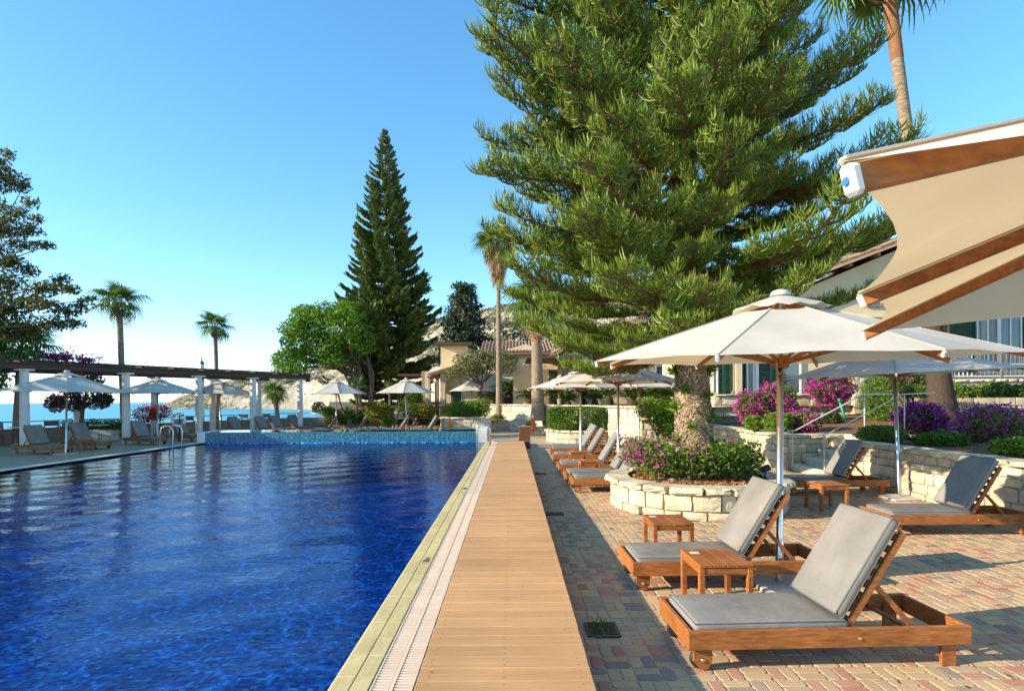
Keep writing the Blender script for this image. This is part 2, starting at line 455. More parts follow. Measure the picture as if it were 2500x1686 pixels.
def mosaic_mat(name, ramp, size, distort, rough=.3):
    m = bpy.data.materials.new(name); m.use_nodes = True
    nt = m.node_tree; N = nt.nodes; L = nt.links
    b = N['Principled BSDF']; b.inputs['Roughness'].default_value = rough
    tc = N.new('ShaderNodeTexCoord')
    vec = tc.outputs['Object']
    if distort:
        nz = N.new('ShaderNodeTexNoise'); nz.inputs['Scale'].default_value = 2.6; nz.inputs['Detail'].default_value = 2
        L.new(vec, nz.inputs['Vector'])
        sb = N.new('ShaderNodeVectorMath'); sb.operation = 'SUBTRACT'; sb.inputs[1].default_value = (.5, .5, .5); L.new(nz.outputs['Color'], sb.inputs[0])
        sc = N.new('ShaderNodeVectorMath'); sc.operation = 'SCALE'; sc.inputs['Scale'].default_value = distort; L.new(sb.outputs[0], sc.inputs[0])
        ad = N.new('ShaderNodeVectorMath'); ad.operation = 'ADD'; L.new(vec, ad.inputs[0]); L.new(sc.outputs[0], ad.inputs[1]); vec = ad.outputs[0]
    s1 = N.new('ShaderNodeVectorMath'); s1.operation = 'SCALE'; s1.inputs['Scale'].default_value = 1 / size; L.new(vec, s1.inputs[0])
    fl = N.new('ShaderNodeVectorMath'); fl.operation = 'FLOOR'; L.new(s1.outputs[0], fl.inputs[0])
    wnz = N.new('ShaderNodeTexWhiteNoise'); wnz.noise_dimensions = '3D'; L.new(fl.outputs[0], wnz.inputs['Vector'])
    cr = N.new('ShaderNodeValToRGB'); cr.color_ramp.interpolation = 'CONSTANT'
    el = cr.color_ramp.elements
    while len(el) < len(ramp): el.new(.5)
    for e, (p, c) in zip(el, ramp): e.position = p; e.color = (*c, 1)
    L.new(wnz.outputs['Value'], cr.inputs[0])
    # pale joints between sheets of tiles
    s2 = N.new('ShaderNodeVectorMath'); s2.operation = 'SCALE'; s2.inputs['Scale'].default_value = 1 / (size * 6); L.new(vec, s2.inputs[0])
    frc = N.new('ShaderNodeVectorMath'); frc.operation = 'FRACTION'; L.new(s2.outputs[0], frc.inputs[0])
    sx = N.new('ShaderNodeSeparateXYZ'); L.new(frc.outputs[0], sx.inputs[0])
    mn = N.new('ShaderNodeMath'); mn.operation = 'MINIMUM'; L.new(sx.outputs[0], mn.inputs[0]); L.new(sx.outputs[1], mn.inputs[1])
    lt = N.new('ShaderNodeMath'); lt.operation = 'LESS_THAN'; lt.inputs[1].default_value = .055; L.new(mn.outputs[0], lt.inputs[0])
    ml = N.new('ShaderNodeMath'); ml.operation = 'MULTIPLY'; ml.inputs[1].default_value = .55; L.new(lt.outputs[0], ml.inputs[0])
    mc = N.new('ShaderNodeMix'); mc.data_type = 'RGBA'; L.new(ml.outputs[0], mc.inputs[0]); L.new(cr.outputs[0], mc.inputs[6])
    mc.inputs[7].default_value = (.12, .42, .78, 1)
    L.new(mc.outputs[2], b.inputs['Base Color'])
    return m

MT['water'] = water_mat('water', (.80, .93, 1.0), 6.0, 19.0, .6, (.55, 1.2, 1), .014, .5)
MT['basin_water'] = water_mat('basin_water', (.7, .92, .97), 2.6, 9.0, .12, (.6, 1.2, 1), .01)
MT['pool_floor'] = mosaic_mat('pool_floor', [(0, (.005, .075, .40)), (.28, (.010, .20, .70)), (.52, (.03, .36, .82)), (.74, (.007, .12, .52)), (.92, (.13, .60, .88))], .055, .10)
MT['pool_mosaic'] = mosaic_mat('pool_mosaic', [(0, (.014, .115, .19)), (.3, (.02, .15, .23)), (.55, (.010, .085, .16)), (.78, (.04, .21, .26)), (.93, (.11, .33, .34))], .03, 0)

def sea_mat():
    m = mat('sea', (.035, .36, .47), (.025, .29, .42), .02, .35, .5, .4, .3, stretch=(.3, 1, 1), detail=6)
    return m
MT['sea'] = sea_mat()

def paving_mats():
    """coloured concrete blocks; colour picked per block"""
    res = []
    for use_island in (False, True):
        m = bpy.data.materials.new('paving_block'); m.use_nodes = True
        nt = m.node_tree; N = nt.nodes; L = nt.links
        b = N['Principled BSDF']; b.inputs['Roughness'].default_value = .85; b.inputs['Specular IOR Level'].default_value = .2
        if use_island: rnd = N.new('ShaderNodeNewGeometry').outputs['Random Per Island']
        else: rnd = N.new('ShaderNodeObjectInfo').outputs['Random']
        cr = N.new('ShaderNodeValToRGB'); cr.color_ramp.interpolation = 'CONSTANT'; el = cr.color_ramp.elements
        pal = [(0, (.54, 0.376, 0.216)), (.22, (.50, 0.345, 0.190)), (.42, (.58, 0.398, 0.203)), (.56, (.48, 0.209, 0.143)), (.67, (.47, 0.262, 0.164)), (.76, (.27, 0.223, 0.181)), (.84, (.40, 0.301, 0.207)), (.91, (.50, 0.349, 0.216))]
        while len(el) < len(pal): el.new(.5)
        for e, (p, c) in zip(el, pal): e.position = p; e.color = (*c, 1)
        L.new(rnd, cr.inputs[0])
        tc = N.new('ShaderNodeTexCoord')
        ge = N.new('ShaderNodeNewGeometry')
        nz = N.new('ShaderNodeTexNoise'); nz.inputs['Scale'].default_value = 130; nz.inputs['Detail'].default_value = 3
        L.new(ge.outputs['Position'], nz.inputs['Vector'])
        n2 = N.new('ShaderNodeTexNoise'); n2.inputs['Scale'].default_value = 2.0; n2.inputs['Detail'].default_value = 4
        L.new(ge.outputs['Position'], n2.inputs['Vector'])
        mr = N.new('ShaderNodeMapRange'); mr.inputs['From Min'].default_value = .3; mr.inputs['From Max'].default_value = .7; mr.inputs['To Min'].default_value = .66; mr.inputs['To Max'].default_value = 1.3
        L.new(nz.outputs['Fac'], mr.inputs[0])
        hs = N.new('ShaderNodeHueSaturation'); L.new(mr.outputs[0], hs.inputs['Value']); L.new(cr.outputs[0], hs.inputs['Color'])
        du = N.new('ShaderNodeMix'); du.data_type = 'RGBA'
        m3 = N.new('ShaderNodeMapRange'); m3.inputs['From Min'].default_value = .35; m3.inputs['From Max'].default_value = .75; m3.inputs['To Max'].default_value = .5
        L.new(n2.outputs['Fac'], m3.inputs[0]); L.new(m3.outputs[0], du.inputs[0])
        L.new(hs.outputs[0], du.inputs[6]); du.inputs[7].default_value = (.54, .415, .28, 1)
        L.new(du.outputs[2], b.inputs['Base Color'])
        bp = N.new('ShaderNodeBump'); bp.inputs['Strength'].default_value = .35; bp.inputs['Distance'].default_value = .004
        L.new(nz.outputs['Fac'], bp.inputs['Height']); L.new(bp.outputs[0], b.inputs['Normal'])
        res.append(m)
    return res
MT['block'], MT['block_island'] = paving_mats()

def far_paving():
    m = bpy.data.materials.new('far_paving'); m.use_nodes = True
    nt = m.node_tree; N = nt.nodes; L = nt.links
    b = N['Principled BSDF']; b.inputs['Roughness'].default_value = .9; b.inputs['Specular IOR Level'].default_value = .2
    tc = N.new('ShaderNodeTexCoord')
    br = N.new('ShaderNodeTexBrick'); br.inputs['Scale'].default_value = 1; br.inputs['Brick Width'].default_value = .2; br.inputs['Row Height'].default_value = .1
    br.inputs['Mortar Size'].default_value = .006; br.inputs['Color1'].default_value = (.48, .39, .25, 1); br.inputs['Color2'].default_value = (.40, .29, .19, 1); br.inputs['Mortar'].default_value = (.42, .36, .25, 1)
    L.new(tc.outputs['Object'], br.inputs['Vector'])
    nz = N.new('ShaderNodeTexNoise'); nz.inputs['Scale'].default_value = 1.1; nz.inputs['Detail'].default_value = 5; L.new(tc.outputs['Object'], nz.inputs['Vector'])
    hs = N.new('ShaderNodeHueSaturation'); mr = N.new('ShaderNodeMapRange'); mr.inputs['To Min'].default_value = .7; mr.inputs['To Max'].default_value = 1.3
    L.new(nz.outputs['Fac'], mr.inputs[0]); L.new(mr.outputs[0], hs.inputs['Value']); L.new(br.outputs[0], hs.inputs['Color']); L.new(hs.outputs[0], b.inputs['Base Color'])
    return m
MT['far_paving'] = far_paving()

def hill_mat():
    m = bpy.data.materials.new('hill'); m.use_nodes = True
    nt = m.node_tree; N = nt.nodes; L = nt.links
    b = N['Principled BSDF']; b.inputs['Roughness'].default_value = .95; b.inputs['Specular IOR Level'].default_value = .1
    tc = N.new('ShaderNodeTexCoord')
    n1 = N.new('ShaderNodeTexNoise'); n1.inputs['Scale'].default_value = .035; n1.inputs['Detail'].default_value = 9; L.new(tc.outputs['Object'], n1.inputs['Vector'])
    c1 = N.new('ShaderNodeValToRGB'); c1.color_ramp.elements[0].position = .35; c1.color_ramp.elements[1].position = .65
    c1.color_ramp.elements[0].color = (.33, .285, .22, 1); c1.color_ramp.elements[1].color = (.50, .445, .36, 1); L.new(n1.outputs['Fac'], c1.inputs[0])
    n2 = N.new('ShaderNodeTexNoise'); n2.inputs['Scale'].default_value = .16; n2.inputs['Detail'].default_value = 6; n2.inputs['Roughness'].default_value = .7; L.new(tc.outputs['Object'], n2.inputs['Vector'])
    sx = N.new('ShaderNodeSeparateXYZ'); ge = N.new('ShaderNodeNewGeometry'); L.new(ge.outputs['Normal'], sx.inputs[0])
    sl = N.new('ShaderNodeMapRange'); sl.inputs['From Min'].default_value = .45; sl.inputs['From Max'].default_value = .85; sl.inputs['To Min'].default_value = -.12; sl.inputs['To Max'].default_value = .06
    L.new(sx.outputs[2], sl.inputs[0])
    ad = N.new('ShaderNodeMath'); L.new(n2.outputs['Fac'], ad.inputs[0]); L.new(sl.outputs[0], ad.inputs[1])
    rp = N.new('ShaderNodeMapRange'); rp.inputs['From Min'].default_value = .49; rp.inputs['From Max'].default_value = .56; L.new(ad.outputs[0], rp.inputs[0])
    mx = N.new('ShaderNodeMix'); mx.data_type = 'RGBA'; L.new(rp.outputs[0], mx.inputs[0]); L.new(c1.outputs[0], mx.inputs[6]); mx.inputs[7].default_value = (.13, .125, .062, 1)
    n3 = N.new('ShaderNodeTexNoise'); n3.inputs['Scale'].default_value = .11; n3.inputs['Detail'].default_value = 8; n3.inputs['Roughness'].default_value = .65; L.new(tc.outputs['Object'], n3.inputs['Vector'])
    bp = N.new('ShaderNodeBump'); bp.inputs['Strength'].default_value = 1.0; bp.inputs['Distance'].default_value = 6.0; L.new(n3.outputs['Fac'], bp.inputs['Height']); L.new(bp.outputs[0], b.inputs['Normal'])
    L.new(mx.outputs[2], b.inputs['Base Color'])
    return m
MT['hill'] = hill_mat()
# ------------------------------------------------------------------ the setting
DECK = .28          # level of deck and pool edge
WATER = .225
XP0, XP1 = -11.0, -.925      # pool sides
YP0, YP1 = -4.0, 20.6        # pool ends

def sheet(name, quads, m, z=0.0, kind='structure'):
    b = MB()
    for q in quads: b.add([(x, y, z if len(q[0]) == 2 else r[0]) for (x, y, *r) in q], [tuple(range(len(q)))])
    o = b.build(name, m)
    return tag(o, kind=kind)

def rect(x0, x1, y0, y1): return [(x0, y0), (x1, y0), (x1, y1), (x0, y1)]

# sea
sheet('sea', [rect(-4000, 3000, 40, 9000)], MT['sea'], -8.0)
# mortar bed under the laid blocks, then plain paving further off
sheet('mortar_bed', [rect(.40, 8.6, -2, 14.6)], MT['mortar'], -.0055)
sheet('paving', [rect(.40, 8.6, 14.6, 20.6), rect(-23, 12, 20.6, 48), rect(8.6, 12, -2, 20.6)], MT['far_paving'], -.004)
lt = sheet('terrace_paving', [rect(-25, -11.25, -2, 20.6)], MT['far_paving'], -.004)

# pool shell
b = MB()
zf = WATER - 1.42
b.add([(XP0, YP0, zf), (XP1, YP0, zf), (XP1, YP1, zf), (XP0, YP1, zf)], [(0, 1, 2, 3)])
for (x0, y0, x1, y1) in ((XP0, YP0, XP0, YP1), (XP1, YP1, XP1, YP0), (XP1, YP0, XP0, YP0), (XP0, YP1, XP1, YP1)):
    b.add([(x0, y0, zf), (x1, y1, zf), (x1, y1, DECK - .02), (x0, y0, DECK - .02)], [(0, 1, 2, 3)])
tag(b.build('pool', MT['pool_floor']), kind='structure')
# water surface with a gentle real swell
nx, ny = 90, 220
V = np.zeros((nx * ny, 3)); gx = np.linspace(XP0 + .004, XP1 - .004, nx); gy = np.linspace(YP0 + .004, YP1 - .004, ny)
GX, GY = np.meshgrid(gx, gy, indexing='ij')
GZ = WATER + .006 * np.sin(GX * 1.9 + GY * 3.1 + np.sin(GY * .8)) * np.sin(GY * 2.3 - GX * .7) + .004 * np.sin(GX * 4.1 - GY * 5.7)
V[:, 0] = GX.ravel(); V[:, 1] = GY.ravel(); V[:, 2] = GZ.ravel()
i, j = np.meshgrid(np.arange(nx - 1), np.arange(ny - 1), indexing='ij')
a = (i * ny + j).ravel()
loops = np.stack([a, a + ny, a + ny + 1, a + 1], 1).ravel()
tag(put('pool_water', np_mesh('pool_water', V, loops, 4, MT['water'], True)), kind='structure')

# pool rim on the far (left) side and its outer face
b = MB()
b.box((XP0 - .13, (YP0 + YP1) / 2, DECK / 2 - .15), (.26, YP1 - YP0, DECK + .3), bev=.012)
tag(b.build('pool_rim', MT['coping_grey']), kind='structure')

# raised basin at the head of the pool
BZ = .624
bx0, bx1, by0, by1 = -11.1, -1.22, 20.6, 22.2
b = MB()
b.box(((bx0 + bx1) / 2, by0 + .085, (BZ + .12) / 2), (bx1 - bx0, .16, BZ - .12), bev=.01)
tag(b.build('basin_wall', MT['pool_mosaic']), kind='structure')
b = MB()
b.box(((bx0 + bx1) / 2, by1 + .06, BZ / 2 - .1), (bx1 - bx0, .16, BZ + .2), bev=.01)
b.box((bx0 - .08, (by0 + by1) / 2 + .1, BZ / 2 - .09), (.30, by1 - by0 + .2, BZ + .2), bev=.01)
b.box((bx1 + .16, (by0 + by1) / 2 + .1, BZ / 2 - .02), (.34, by1 - by0 + .3, BZ + .2), bev=.01)
tag(b.build('basin_rim', MT['white_paint']), kind='structure')
sheet('basin_water', [rect(bx0 + .05, bx1, by0 + .02, by1)], MT['basin_water'], BZ + .004)
sheet('basin_floor', [rect(bx0 + .05, bx1, by0 + .05, by1)], MT['pool_mosaic'], .2)

# boardwalk: bed, then one object for each plank
DX0, DX1, DY0, DY1 = -.508, .42, 1.55, 20.35
b = MB()
b.box(((DX0 + DX1) / 2 - .005, (DY0 + DY1) / 2, DECK / 2 - .03), (DX1 - DX0 - .03, DY1 - DY0, DECK - .02))
b.box(((-.925 + DX0) / 2 - .01, (DY0 + DY1) / 2, (DECK - .6) / 2 - .03), (DX0 + .925 - .06, DY1 - DY0, DECK + .54))
deck = b.build('boardwalk', MT['dark_void'])
tag(deck, kind='structure')
pm = MB().box((0, 0, 0), (DX1 - DX0, .1395, .024), bev=.004).mesh('plank', MT['deck'])
k = 0
y = DY0 + .072
while y < DY1:
    put('plank', pm, deck, loc=((DX0 + DX1) / 2 + random.uniform(-.002, .002), y, DECK - .012 + random.uniform(-.0012, .0012)), rot=(random.uniform(-.003, .003), 0, random.uniform(-.0006, .0006)))
    y += .145
b = MB()
y = DY0 + .072
while y < 11:
    for x in (DX0 + .06, DX0 + .075 + .38, DX1 - .06):
        for dy in (-.035, .035):
            b.lathe([(.0, .0006), (.003, .0006), (.0034, 0)], 6, (x + random.uniform(-.004, .004), y + dy, DECK + .0012))
    y += .145
tag(b.build('plank_screws', MT['iron'], deck), kind='stuff')
b = MB(); b.box(((DX0 + DX1) / 2 + .05, DY1 + .32, DECK / 2 - .01), (DX1 - DX0 + .35, .62, DECK - .03), bev=.01)
tag(b.build('deck_step', MT['deck_dark']), kind='structure')

# drain grating beside the boardwalk
gx0, gx1 = -.735, -.514
gr = thing('drain_grating', 'long white slotted overflow grating between pool coping and wooden boardwalk', 'grating', (0, 0, 0))
b = MB()
for x in (gx0 + .006, (gx0 + gx1) / 2, gx1 - .006): b.box((x, (DY0 + DY1) / 2, DECK - .012), (.012 if x != (gx0 + gx1) / 2 else .02, DY1 - DY0, .022), bev=.002)
b.build('frame', MT['grate'], gr)
b = MB()
y = DY0
w = (gx1 - gx0) / 2 - .028
while y < DY1:
    for x in (gx0 + .014 + w / 2, gx1 - .014 - w / 2): b.box((x, y, DECK - .011), (w, .0175, .018), bev=.0 if y > 9 else .002)
    y += .030
tag(b.build('slats', MT['grate'], gr), kind='stuff')
b = MB(); b.box(((gx0 + gx1) / 2, (DY0 + DY1) / 2, DECK - .05), (gx1 - gx0, DY1 - DY0, .02)); b.build('channel', MT['dark_void'], gr)

# coping tiles
cop = MB(); cop.box((-.832, (DY0 + DY1) / 2, DECK - .045), (.184, DY1 - DY0, .07))
cop = cop.build('pool_coping', MT['stone_mortar']); tag(cop, kind='structure')
t1 = MB().box((0, 0, 0), (.0945, .2465, .024), bev=.003).mesh('tile', MT['coping'])
t2 = MB().box((0, 0, 0), (.0925, .2465, .024), bev=.003).mesh('tile', MT['coping'])
y = DY0 + .125
while y < DY1:
    put('tile', t1, cop, loc=(-.788, y, DECK - .010 + random.uniform(-.0008, .0008)))
    put('tile', t2, cop, loc=(-.886, y, DECK - .010 + random.uniform(-.0008, .0008)))
    y += .25
lip = MB(); lip.tube([(-.938, DY0, DECK - .012), (-.938, DY1, DECK - .012)], .012, 8)
lip.build('edge_nosing', MT['coping'], cop)
def text_mesh(s, size, m):
    cu = bpy.data.curves.new('t', 'FONT'); cu.body = s; cu.size = size; cu.extrude = .0006; cu.align_x = 'CENTER'; cu.align_y = 'CENTER'
    o = bpy.data.objects.new('t', cu); COL.objects.link(o)
    dg = bpy.context.evaluated_depsgraph_get()
    me = bpy.data.meshes.new_from_object(o.evaluated_get(dg))
    bpy.data.objects.remove(o)
    me.materials.clear(); me.materials.append(m)
    return me
mk = text_mesh('1.80m', .085, MT['rubber'])
for yy in (5.25, 9.5):
    put('depth_mark', mk, cop, loc=(-.79, yy, DECK + .0035), rot=(0, 0, R(90)))

# retaining walls and planters of rough stone -----------------------------------------------
def stone_meshes(n, m):
    res = []
    for k in range(n):
        b = MB()
        # front face towards -y, unit box
        nxs, nzs = 3, 3
        V, Fc = [], []
        for a in range(nxs + 1):
            for c in range(nzs + 1):
                x = -.5 + a / nxs; z = -.5 + c / nzs
                edge = (a in (0, nxs)) or (c in (0, nzs))
                V.append((x * (1 if not edge else .94) + random.uniform(-.018, .018), (-.5 if not edge else -.40) + random.uniform(-.06, .06), z * (1 if not edge else .93) + random.uniform(-.018, .018)))
        for a in range(nxs):
            for c in range(nzs):
                q = a * (nzs + 1) + c
                Fc.append((q, q + nzs + 1, q + nzs + 2, q + 1))
        ring = [a * (nzs + 1) for a in range(nxs + 1)] + [nxs * (nzs + 1) + c for c in range(1, nzs + 1)] + [a * (nzs + 1) + nzs for a in range(nxs - 1, -1, -1)] + [c for c in range(nzs - 1, 0, -1)]
        base = len(V)
        for r_ in ring:
            x, y_, z = V[r_]; V.append((x * 1.05, .5, z * 1.05))
        for i_ in range(len(ring)):
            j_ = (i_ + 1) % len(ring)
            Fc.append((ring[i_], base + i_, base + j_, ring[j_]))
        b.add(V, Fc, False)
        res.append(b.mesh('stone', m))
    return res
STONES = stone_meshes(7, MT['stone'])

def stone_wall(name, label, pts, z0, z1, thick=.3, course=(.11, .29), width=(.16, .5), cap=.09, closed=False, cat='wall', face=-1, only=None, mats=None):
    """pts: polyline in plan; the stones sit on the right-hand side when walking along it (face=-1) """
    pts = [Vector((p[0], p[1], 0)) for p in pts]
    o = pts[0].copy()
    root = thing(name, label, cat, (o.x, o.y, z0))
    seg = []
    n = len(pts)
    for i in range(n if closed else n - 1):
        p, q = pts[i], pts[(i + 1) % n]
        seg.append((p, q, (q - p).length))
    total = sum(s[2] for s in seg)
    def at(s):
        s = s % total if closed else min(max(s, 0), total - 1e-6)
        for (p, q, L) in seg:
            if s <= L: return p.lerp(q, s / L), (q - p).normalized()
            s -= L
        return seg[-1][1], (seg[-1][1] - seg[-1][0]).normalized()
    # core
    b = MB()
    for (p, q, L) in seg:
        d = (q - p).normalized(); nrm = Vector((d.y, -d.x, 0)) * (-face)
        c = (p + q) / 2 - nrm * (thick / 2 + .02) - Vector((o.x, o.y, 0))
        M = Matrix((d, Vector((-d.y, d.x, 0)), Vector((0, 0, 1)))).transposed()
        b.box((c.x, c.y, (z1 - z0 - cap) / 2 - .01), (L + (.0 if closed else .0), thick, z1 - z0 - cap), M)
    b.build('core', MT['stone_mortar'], root)
    zs = [z0]
    while zs[-1] < z1 - cap - .06:
        h = random.uniform(*course)
        nz = zs[-1] + h
        if z1 - cap - nz < .09: nz = z1 - cap
        zs.append(nz)
    depth = .10
    for r_ in range(len(zs) - 1):
        s = -random.uniform(0, .15)
        h = zs[r_ + 1] - zs[r_]
        while s < total:
            w = random.uniform(*width) * (1 if h > .14 else 1.1)
            if closed and s + w > total - .08: w = total - s
            if not closed: 
                if s < 0: w += s; s = 0
                w = min(w, total - s)
                if w < .05: break
            p, d = at(s + w / 2)
            nrm = Vector((d.y, -d.x, 0)) * (-face)
            if only is None or only(p, nrm):
                hh = h * random.uniform(.93, .99)
                c = p + nrm * (-.03 + random.uniform(-.008, .012))
                ang = math.atan2(d.y, d.x) + (math.pi if face > 0 else 0)
                so = put('stone', random.choice(STONES), root, loc=(c.x - o.x, c.y - o.y, zs[r_] + h / 2 - z0),
                         rot=(random.uniform(-.05, .05), random.uniform(-.05, .05), ang), scale=(w - .008, depth * random.uniform(.8, 1.35), hh - .004))
            s += w
    if cap:
        s = 0
        while s < total:
            w = min(random.uniform(.3, .55), total - s)
            if w < .08: break
            p, d = at(s + w / 2)
            nrm = Vector((d.y, -d.x, 0)) * (-face)
            if closed or True:
                ang = math.atan2(d.y, d.x) + (math.pi if face > 0 else 0)
                c = p - nrm * (thick / 2 - .05)
                put('coping_stone', random.choice(STONES), root, loc=(c.x - o.x, c.y - o.y, z1 - cap / 2 - z0 + random.uniform(-.006, .006)),
                    rot=(0, random.uniform(-.012, .012), ang), scale=(w - .01, thick + .12, cap))
            s += w
    return root

def circle(cx, cy, r, n=28, a0=0):
    return [(cx + r * math.cos(a0 + 2 * math.pi * k / n), cy + r * math.sin(a0 + 2 * math.pi * k / n)) for k in range(n)]

PLX, PLY, PLR = 3.03, 9.5, 1.37
toward = lambda cx, cy: (lambda p, nrm: nrm.dot(Vector((-cx, -cy, 0)).normalized()) > -.55)
stone_wall('tree_planter', 'round cream stone planter around the big tree trunk', circle(PLX, PLY, PLR, 36), 0, .48, .26, (.13, .2), (.2, .42), .10, True, 'planter', only=toward(PLX, PLY))
b = MB(); b.lathe([(0, .06), (.6, .05), (PLR - .25, -.02), (PLR - .2, -.2)], 40, (PLX, PLY, .42)); soil = b.build('planter_soil', MT['soil']); tag(soil, kind='structure')
# mulch chips and pale pebbles
n = 2600
ang = RNG.uniform(0, 2 * np.pi, n); rr = (PLR - .28) * np.sqrt(RNG.uniform(0, 1, n))
cc = np.stack([PLX + rr * np.cos(ang), PLY + rr * np.sin(ang), .475 - .06 * (rr / PLR) + RNG.uniform(-.01, .02, n)], 1)
d1 = RNG.normal(size=(n, 3)); d1[:, 2] *= .35; d1 /= np.linalg.norm(d1, axis=1)[:, None]
d2 = np.cross(d1, RNG.normal(size=(n, 3))); d2 /= np.linalg.norm(d2, axis=1)[:, None]
l = RNG.uniform(.03, .07, n)[:, None]; w_ = .008
V = np.stack([cc - d1 * l - d2 * w_, cc + d1 * l - d2 * w_, cc + d1 * l + d2 * w_, cc - d1 * l + d2 * w_], 1).reshape(-1, 3)
ml = mat('mulch', (.40, .19, .085), (.28, .12, .05), 6, .9, island=.4)
tag(put('mulch_chips', np_mesh('mulch', V, np.arange(n * 4), 4, ml)), 'loose red-brown bark chips over the planter soil', 'mulch', kind='stuff')
pb = []
for k, (u, v, r_) in enumerate(((1640, 1172, .06), (1680, 1170, .055), (1545, 1148, .07), (1635, 1155, .05), (1615, 1167, .05))):
    p = G(u, v, .46); b = MB(); b.lathe([(0, -.03), (r_ * .8, -.02), (r_, .005), (r_ * .7, .03), (0, .04)], 9)
    o = b.build('pebble', MT['coping_grey'], loc=(p.x, p.y, .475)); o.scale = (1.2, .9, .8)
    tag(o, ['white rounded stone at front of the mulch, left of the pair', 'white rounded stone at front of the mulch, right of the pair', 'large pale stone by the left rim of the round planter', 'small pale stone on the mulch behind the front pair', 'flat pale stone left of the front pair on the mulch'][k], 'stone', 'pale stones on the planter mulch')

WALLZ = .87
stone_wall('garden_wall', 'cream stone retaining wall behind the right-hand loungers', [(6.95, 12.2), (6.97, 6.0)], 0, WALLZ, .32, face=-1)
stone_wall('garden_wall', 'cream stone retaining wall left of the garden steps, with arched shadow', [(6.65, 20.0), (6.65, 13.9)], 0, WALLZ, .32, face=-1)
stone_wall('stair_wall', 'stone side wall of the garden steps with a vent grille', [(6.70, 13.9), (9.4, 13.9)], 0, WALLZ, .3, face=-1)
stone_wall('garden_wall', 'low shaded stone wall behind the big tree trunk', [(4.5, 20.0), (6.62, 20.0)], 0, 1.1, .32, face=-1)
stone_wall('terrace_wall', 'long pale stone wall below the cycads', [(-1.9, 34.5), (1.4, 30.3), (4.5, 20.2)], 0, 1.5, .36, (.22, .36), (.32, .6), .10, face=-1)
# steps up to the garden
st = thing('garden_steps', 'cream stone steps rising to the garden beside the vent grille', 'steps', (6.75, 13.0, 0))
for k in range(5):
    zt = .175 * (k + 1)
    MB().box((.16 + .32 * k, 0, zt / 2), (.34, 1.7, zt), bev=.012, jit=.004).build('step', MT['stone'], st)
vg = thing('vent_grille', 'small grey vent grille set in the stair side wall', 'vent', (7.6, 13.83, .52))
MB().box((0, 0, 0), (.24, .02, .09), bev=.004).build('frame', MT['coping_grey'], vg)
b = MB()
for k in range(9): b.box((-.1 + k * .025, -.012, 0), (.008, .006, .07))
b.build('bars', MT['iron'], vg)

# garden terraces behind the walls
sheet('garden_soil', [[(7.15, 5.5, .80), (30, 5.5, .95), (30, 12.2, 1.2), (7.15, 12.2, .80)], [(6.9, 14.1, .80), (12, 14.1, 1.05), (12, 19.9, 1.2), (6.9, 19.9, .80)],
      [(9.0, 12.2, .87), (30, 12.2, 1.2), (30, 14.1, 1.2), (9.0, 14.1, .87)], [(12, 14.1, 1.05), (34, 14.1, 1.2), (34, 22, 1.6), (12, 19.9, 1.2)],
      [(4.7, 20.2, 1.02), (8.5, 20.2, 1.1), (8.5, 23, 1.3), (4.0, 23, 1.3)], [(4.6, 20.4, 1.42), (14, 20.4, 1.5), (14, 34, 1.6), (-1.6, 34.8, 1.42), (1.7, 30.4, 1.42)],
      [(-1.6, 34.8, 1.42), (14, 34, 1.6), (14, 60, 1.8), (-14, 60, 1.5), (-14, 41, 1.0)]], MT['soil'])
sheet('garden_path', [[(8.3, 12.3, .885), (12, 12.3, .95), (12, 13.8, .95), (8.3, 13.8, .885)]], MT['far_paving'])
# upper tiers on the right
stone_wall('upper_wall', 'pale stone wall behind the purple bougainvilleas, topped with trailing greenery', [(12.6, 17.6), (26, 16.2)], .9, 2.0, .4, (.2, .32), (.35, .7), .12, face=-1)
stone_wall('upper_wall', 'white stone wall under the balcony railing at far right', [(13.6, 21.4), (30, 20.2)], 1.6, 2.42, .4, (.22, .36), (.4, .8), .12, face=-1)
sheet('upper_soil', [[(12.6, 17.8, 1.92), (26, 16.4, 1.92), (28, 20.4, 1.92), (13.4, 21.4, 1.92)]], MT['soil'])

# parapet on the sea side, its rail
def parapet():
    root = thing('parapet_wall', 'low beige block parapet along the sea side of the terrace', 'wall', (0, 0, 0))
    pa = [(-24.2, 17.0), (-20.8, 24.0), (-16.3, 33.6), (-14.4, 38.2), (-11.0, 37.2), (-9.4, 41)]
    for k in range(len(pa) - 1):
        p, q = Vector((*pa[k], 0)), Vector((*pa[k + 1], 0)); d = (q - p); L = d.length; d.normalize()
        nb = max(2, int(L / .9)); 
        for c in range(3):
            off = .5 if c % 2 else 0
            for j in range(nb + 1):
                a0 = max(0, (j - off) / nb); a1 = min(1, (j + 1 - off) / nb)
                if a1 - a0 < .02: continue
                m0, m1 = p + d * (L * a0 + .004), p + d * (L * a1 - .004)
                MB().bar((m0.x, m0.y, .1 + .2 * c - .001), (m1.x, m1.y, .1 + .2 * c - .001), .2, .194, bev=.006).build('block', MT['beige_wall'], root)
        MB().bar((p.x, p.y, .615), (q.x, q.y, .615), .27, .035, bev=.006).build('coping', MT['beige_wall'], root)
    rail = thing('parapet_railing', 'thin grey handrail above the sea-side parapet', 'railing', (0, 0, 0))
    for k in range(3):
        p, q = Vector((*pa[k], .93)), Vector((*pa[k + 1], .93))
        MB().tube([p, q], .024, 8).build('handrail', MT['steel'], rail)
        nn = int((q - p).length / 2.2) + 1
        for j in range(nn + 1):
            s = p.lerp(q, j / nn); MB().tube([(s.x, s.y, .63), (s.x, s.y, .92)], .014, 6).build('post', MT['steel'], rail)
    p, q = Vector((*pa[3], .93)), Vector((*pa[4], .93)); MB().tube([p, q], .024, 8).build('handrail', MT['steel'], rail)
parapet()

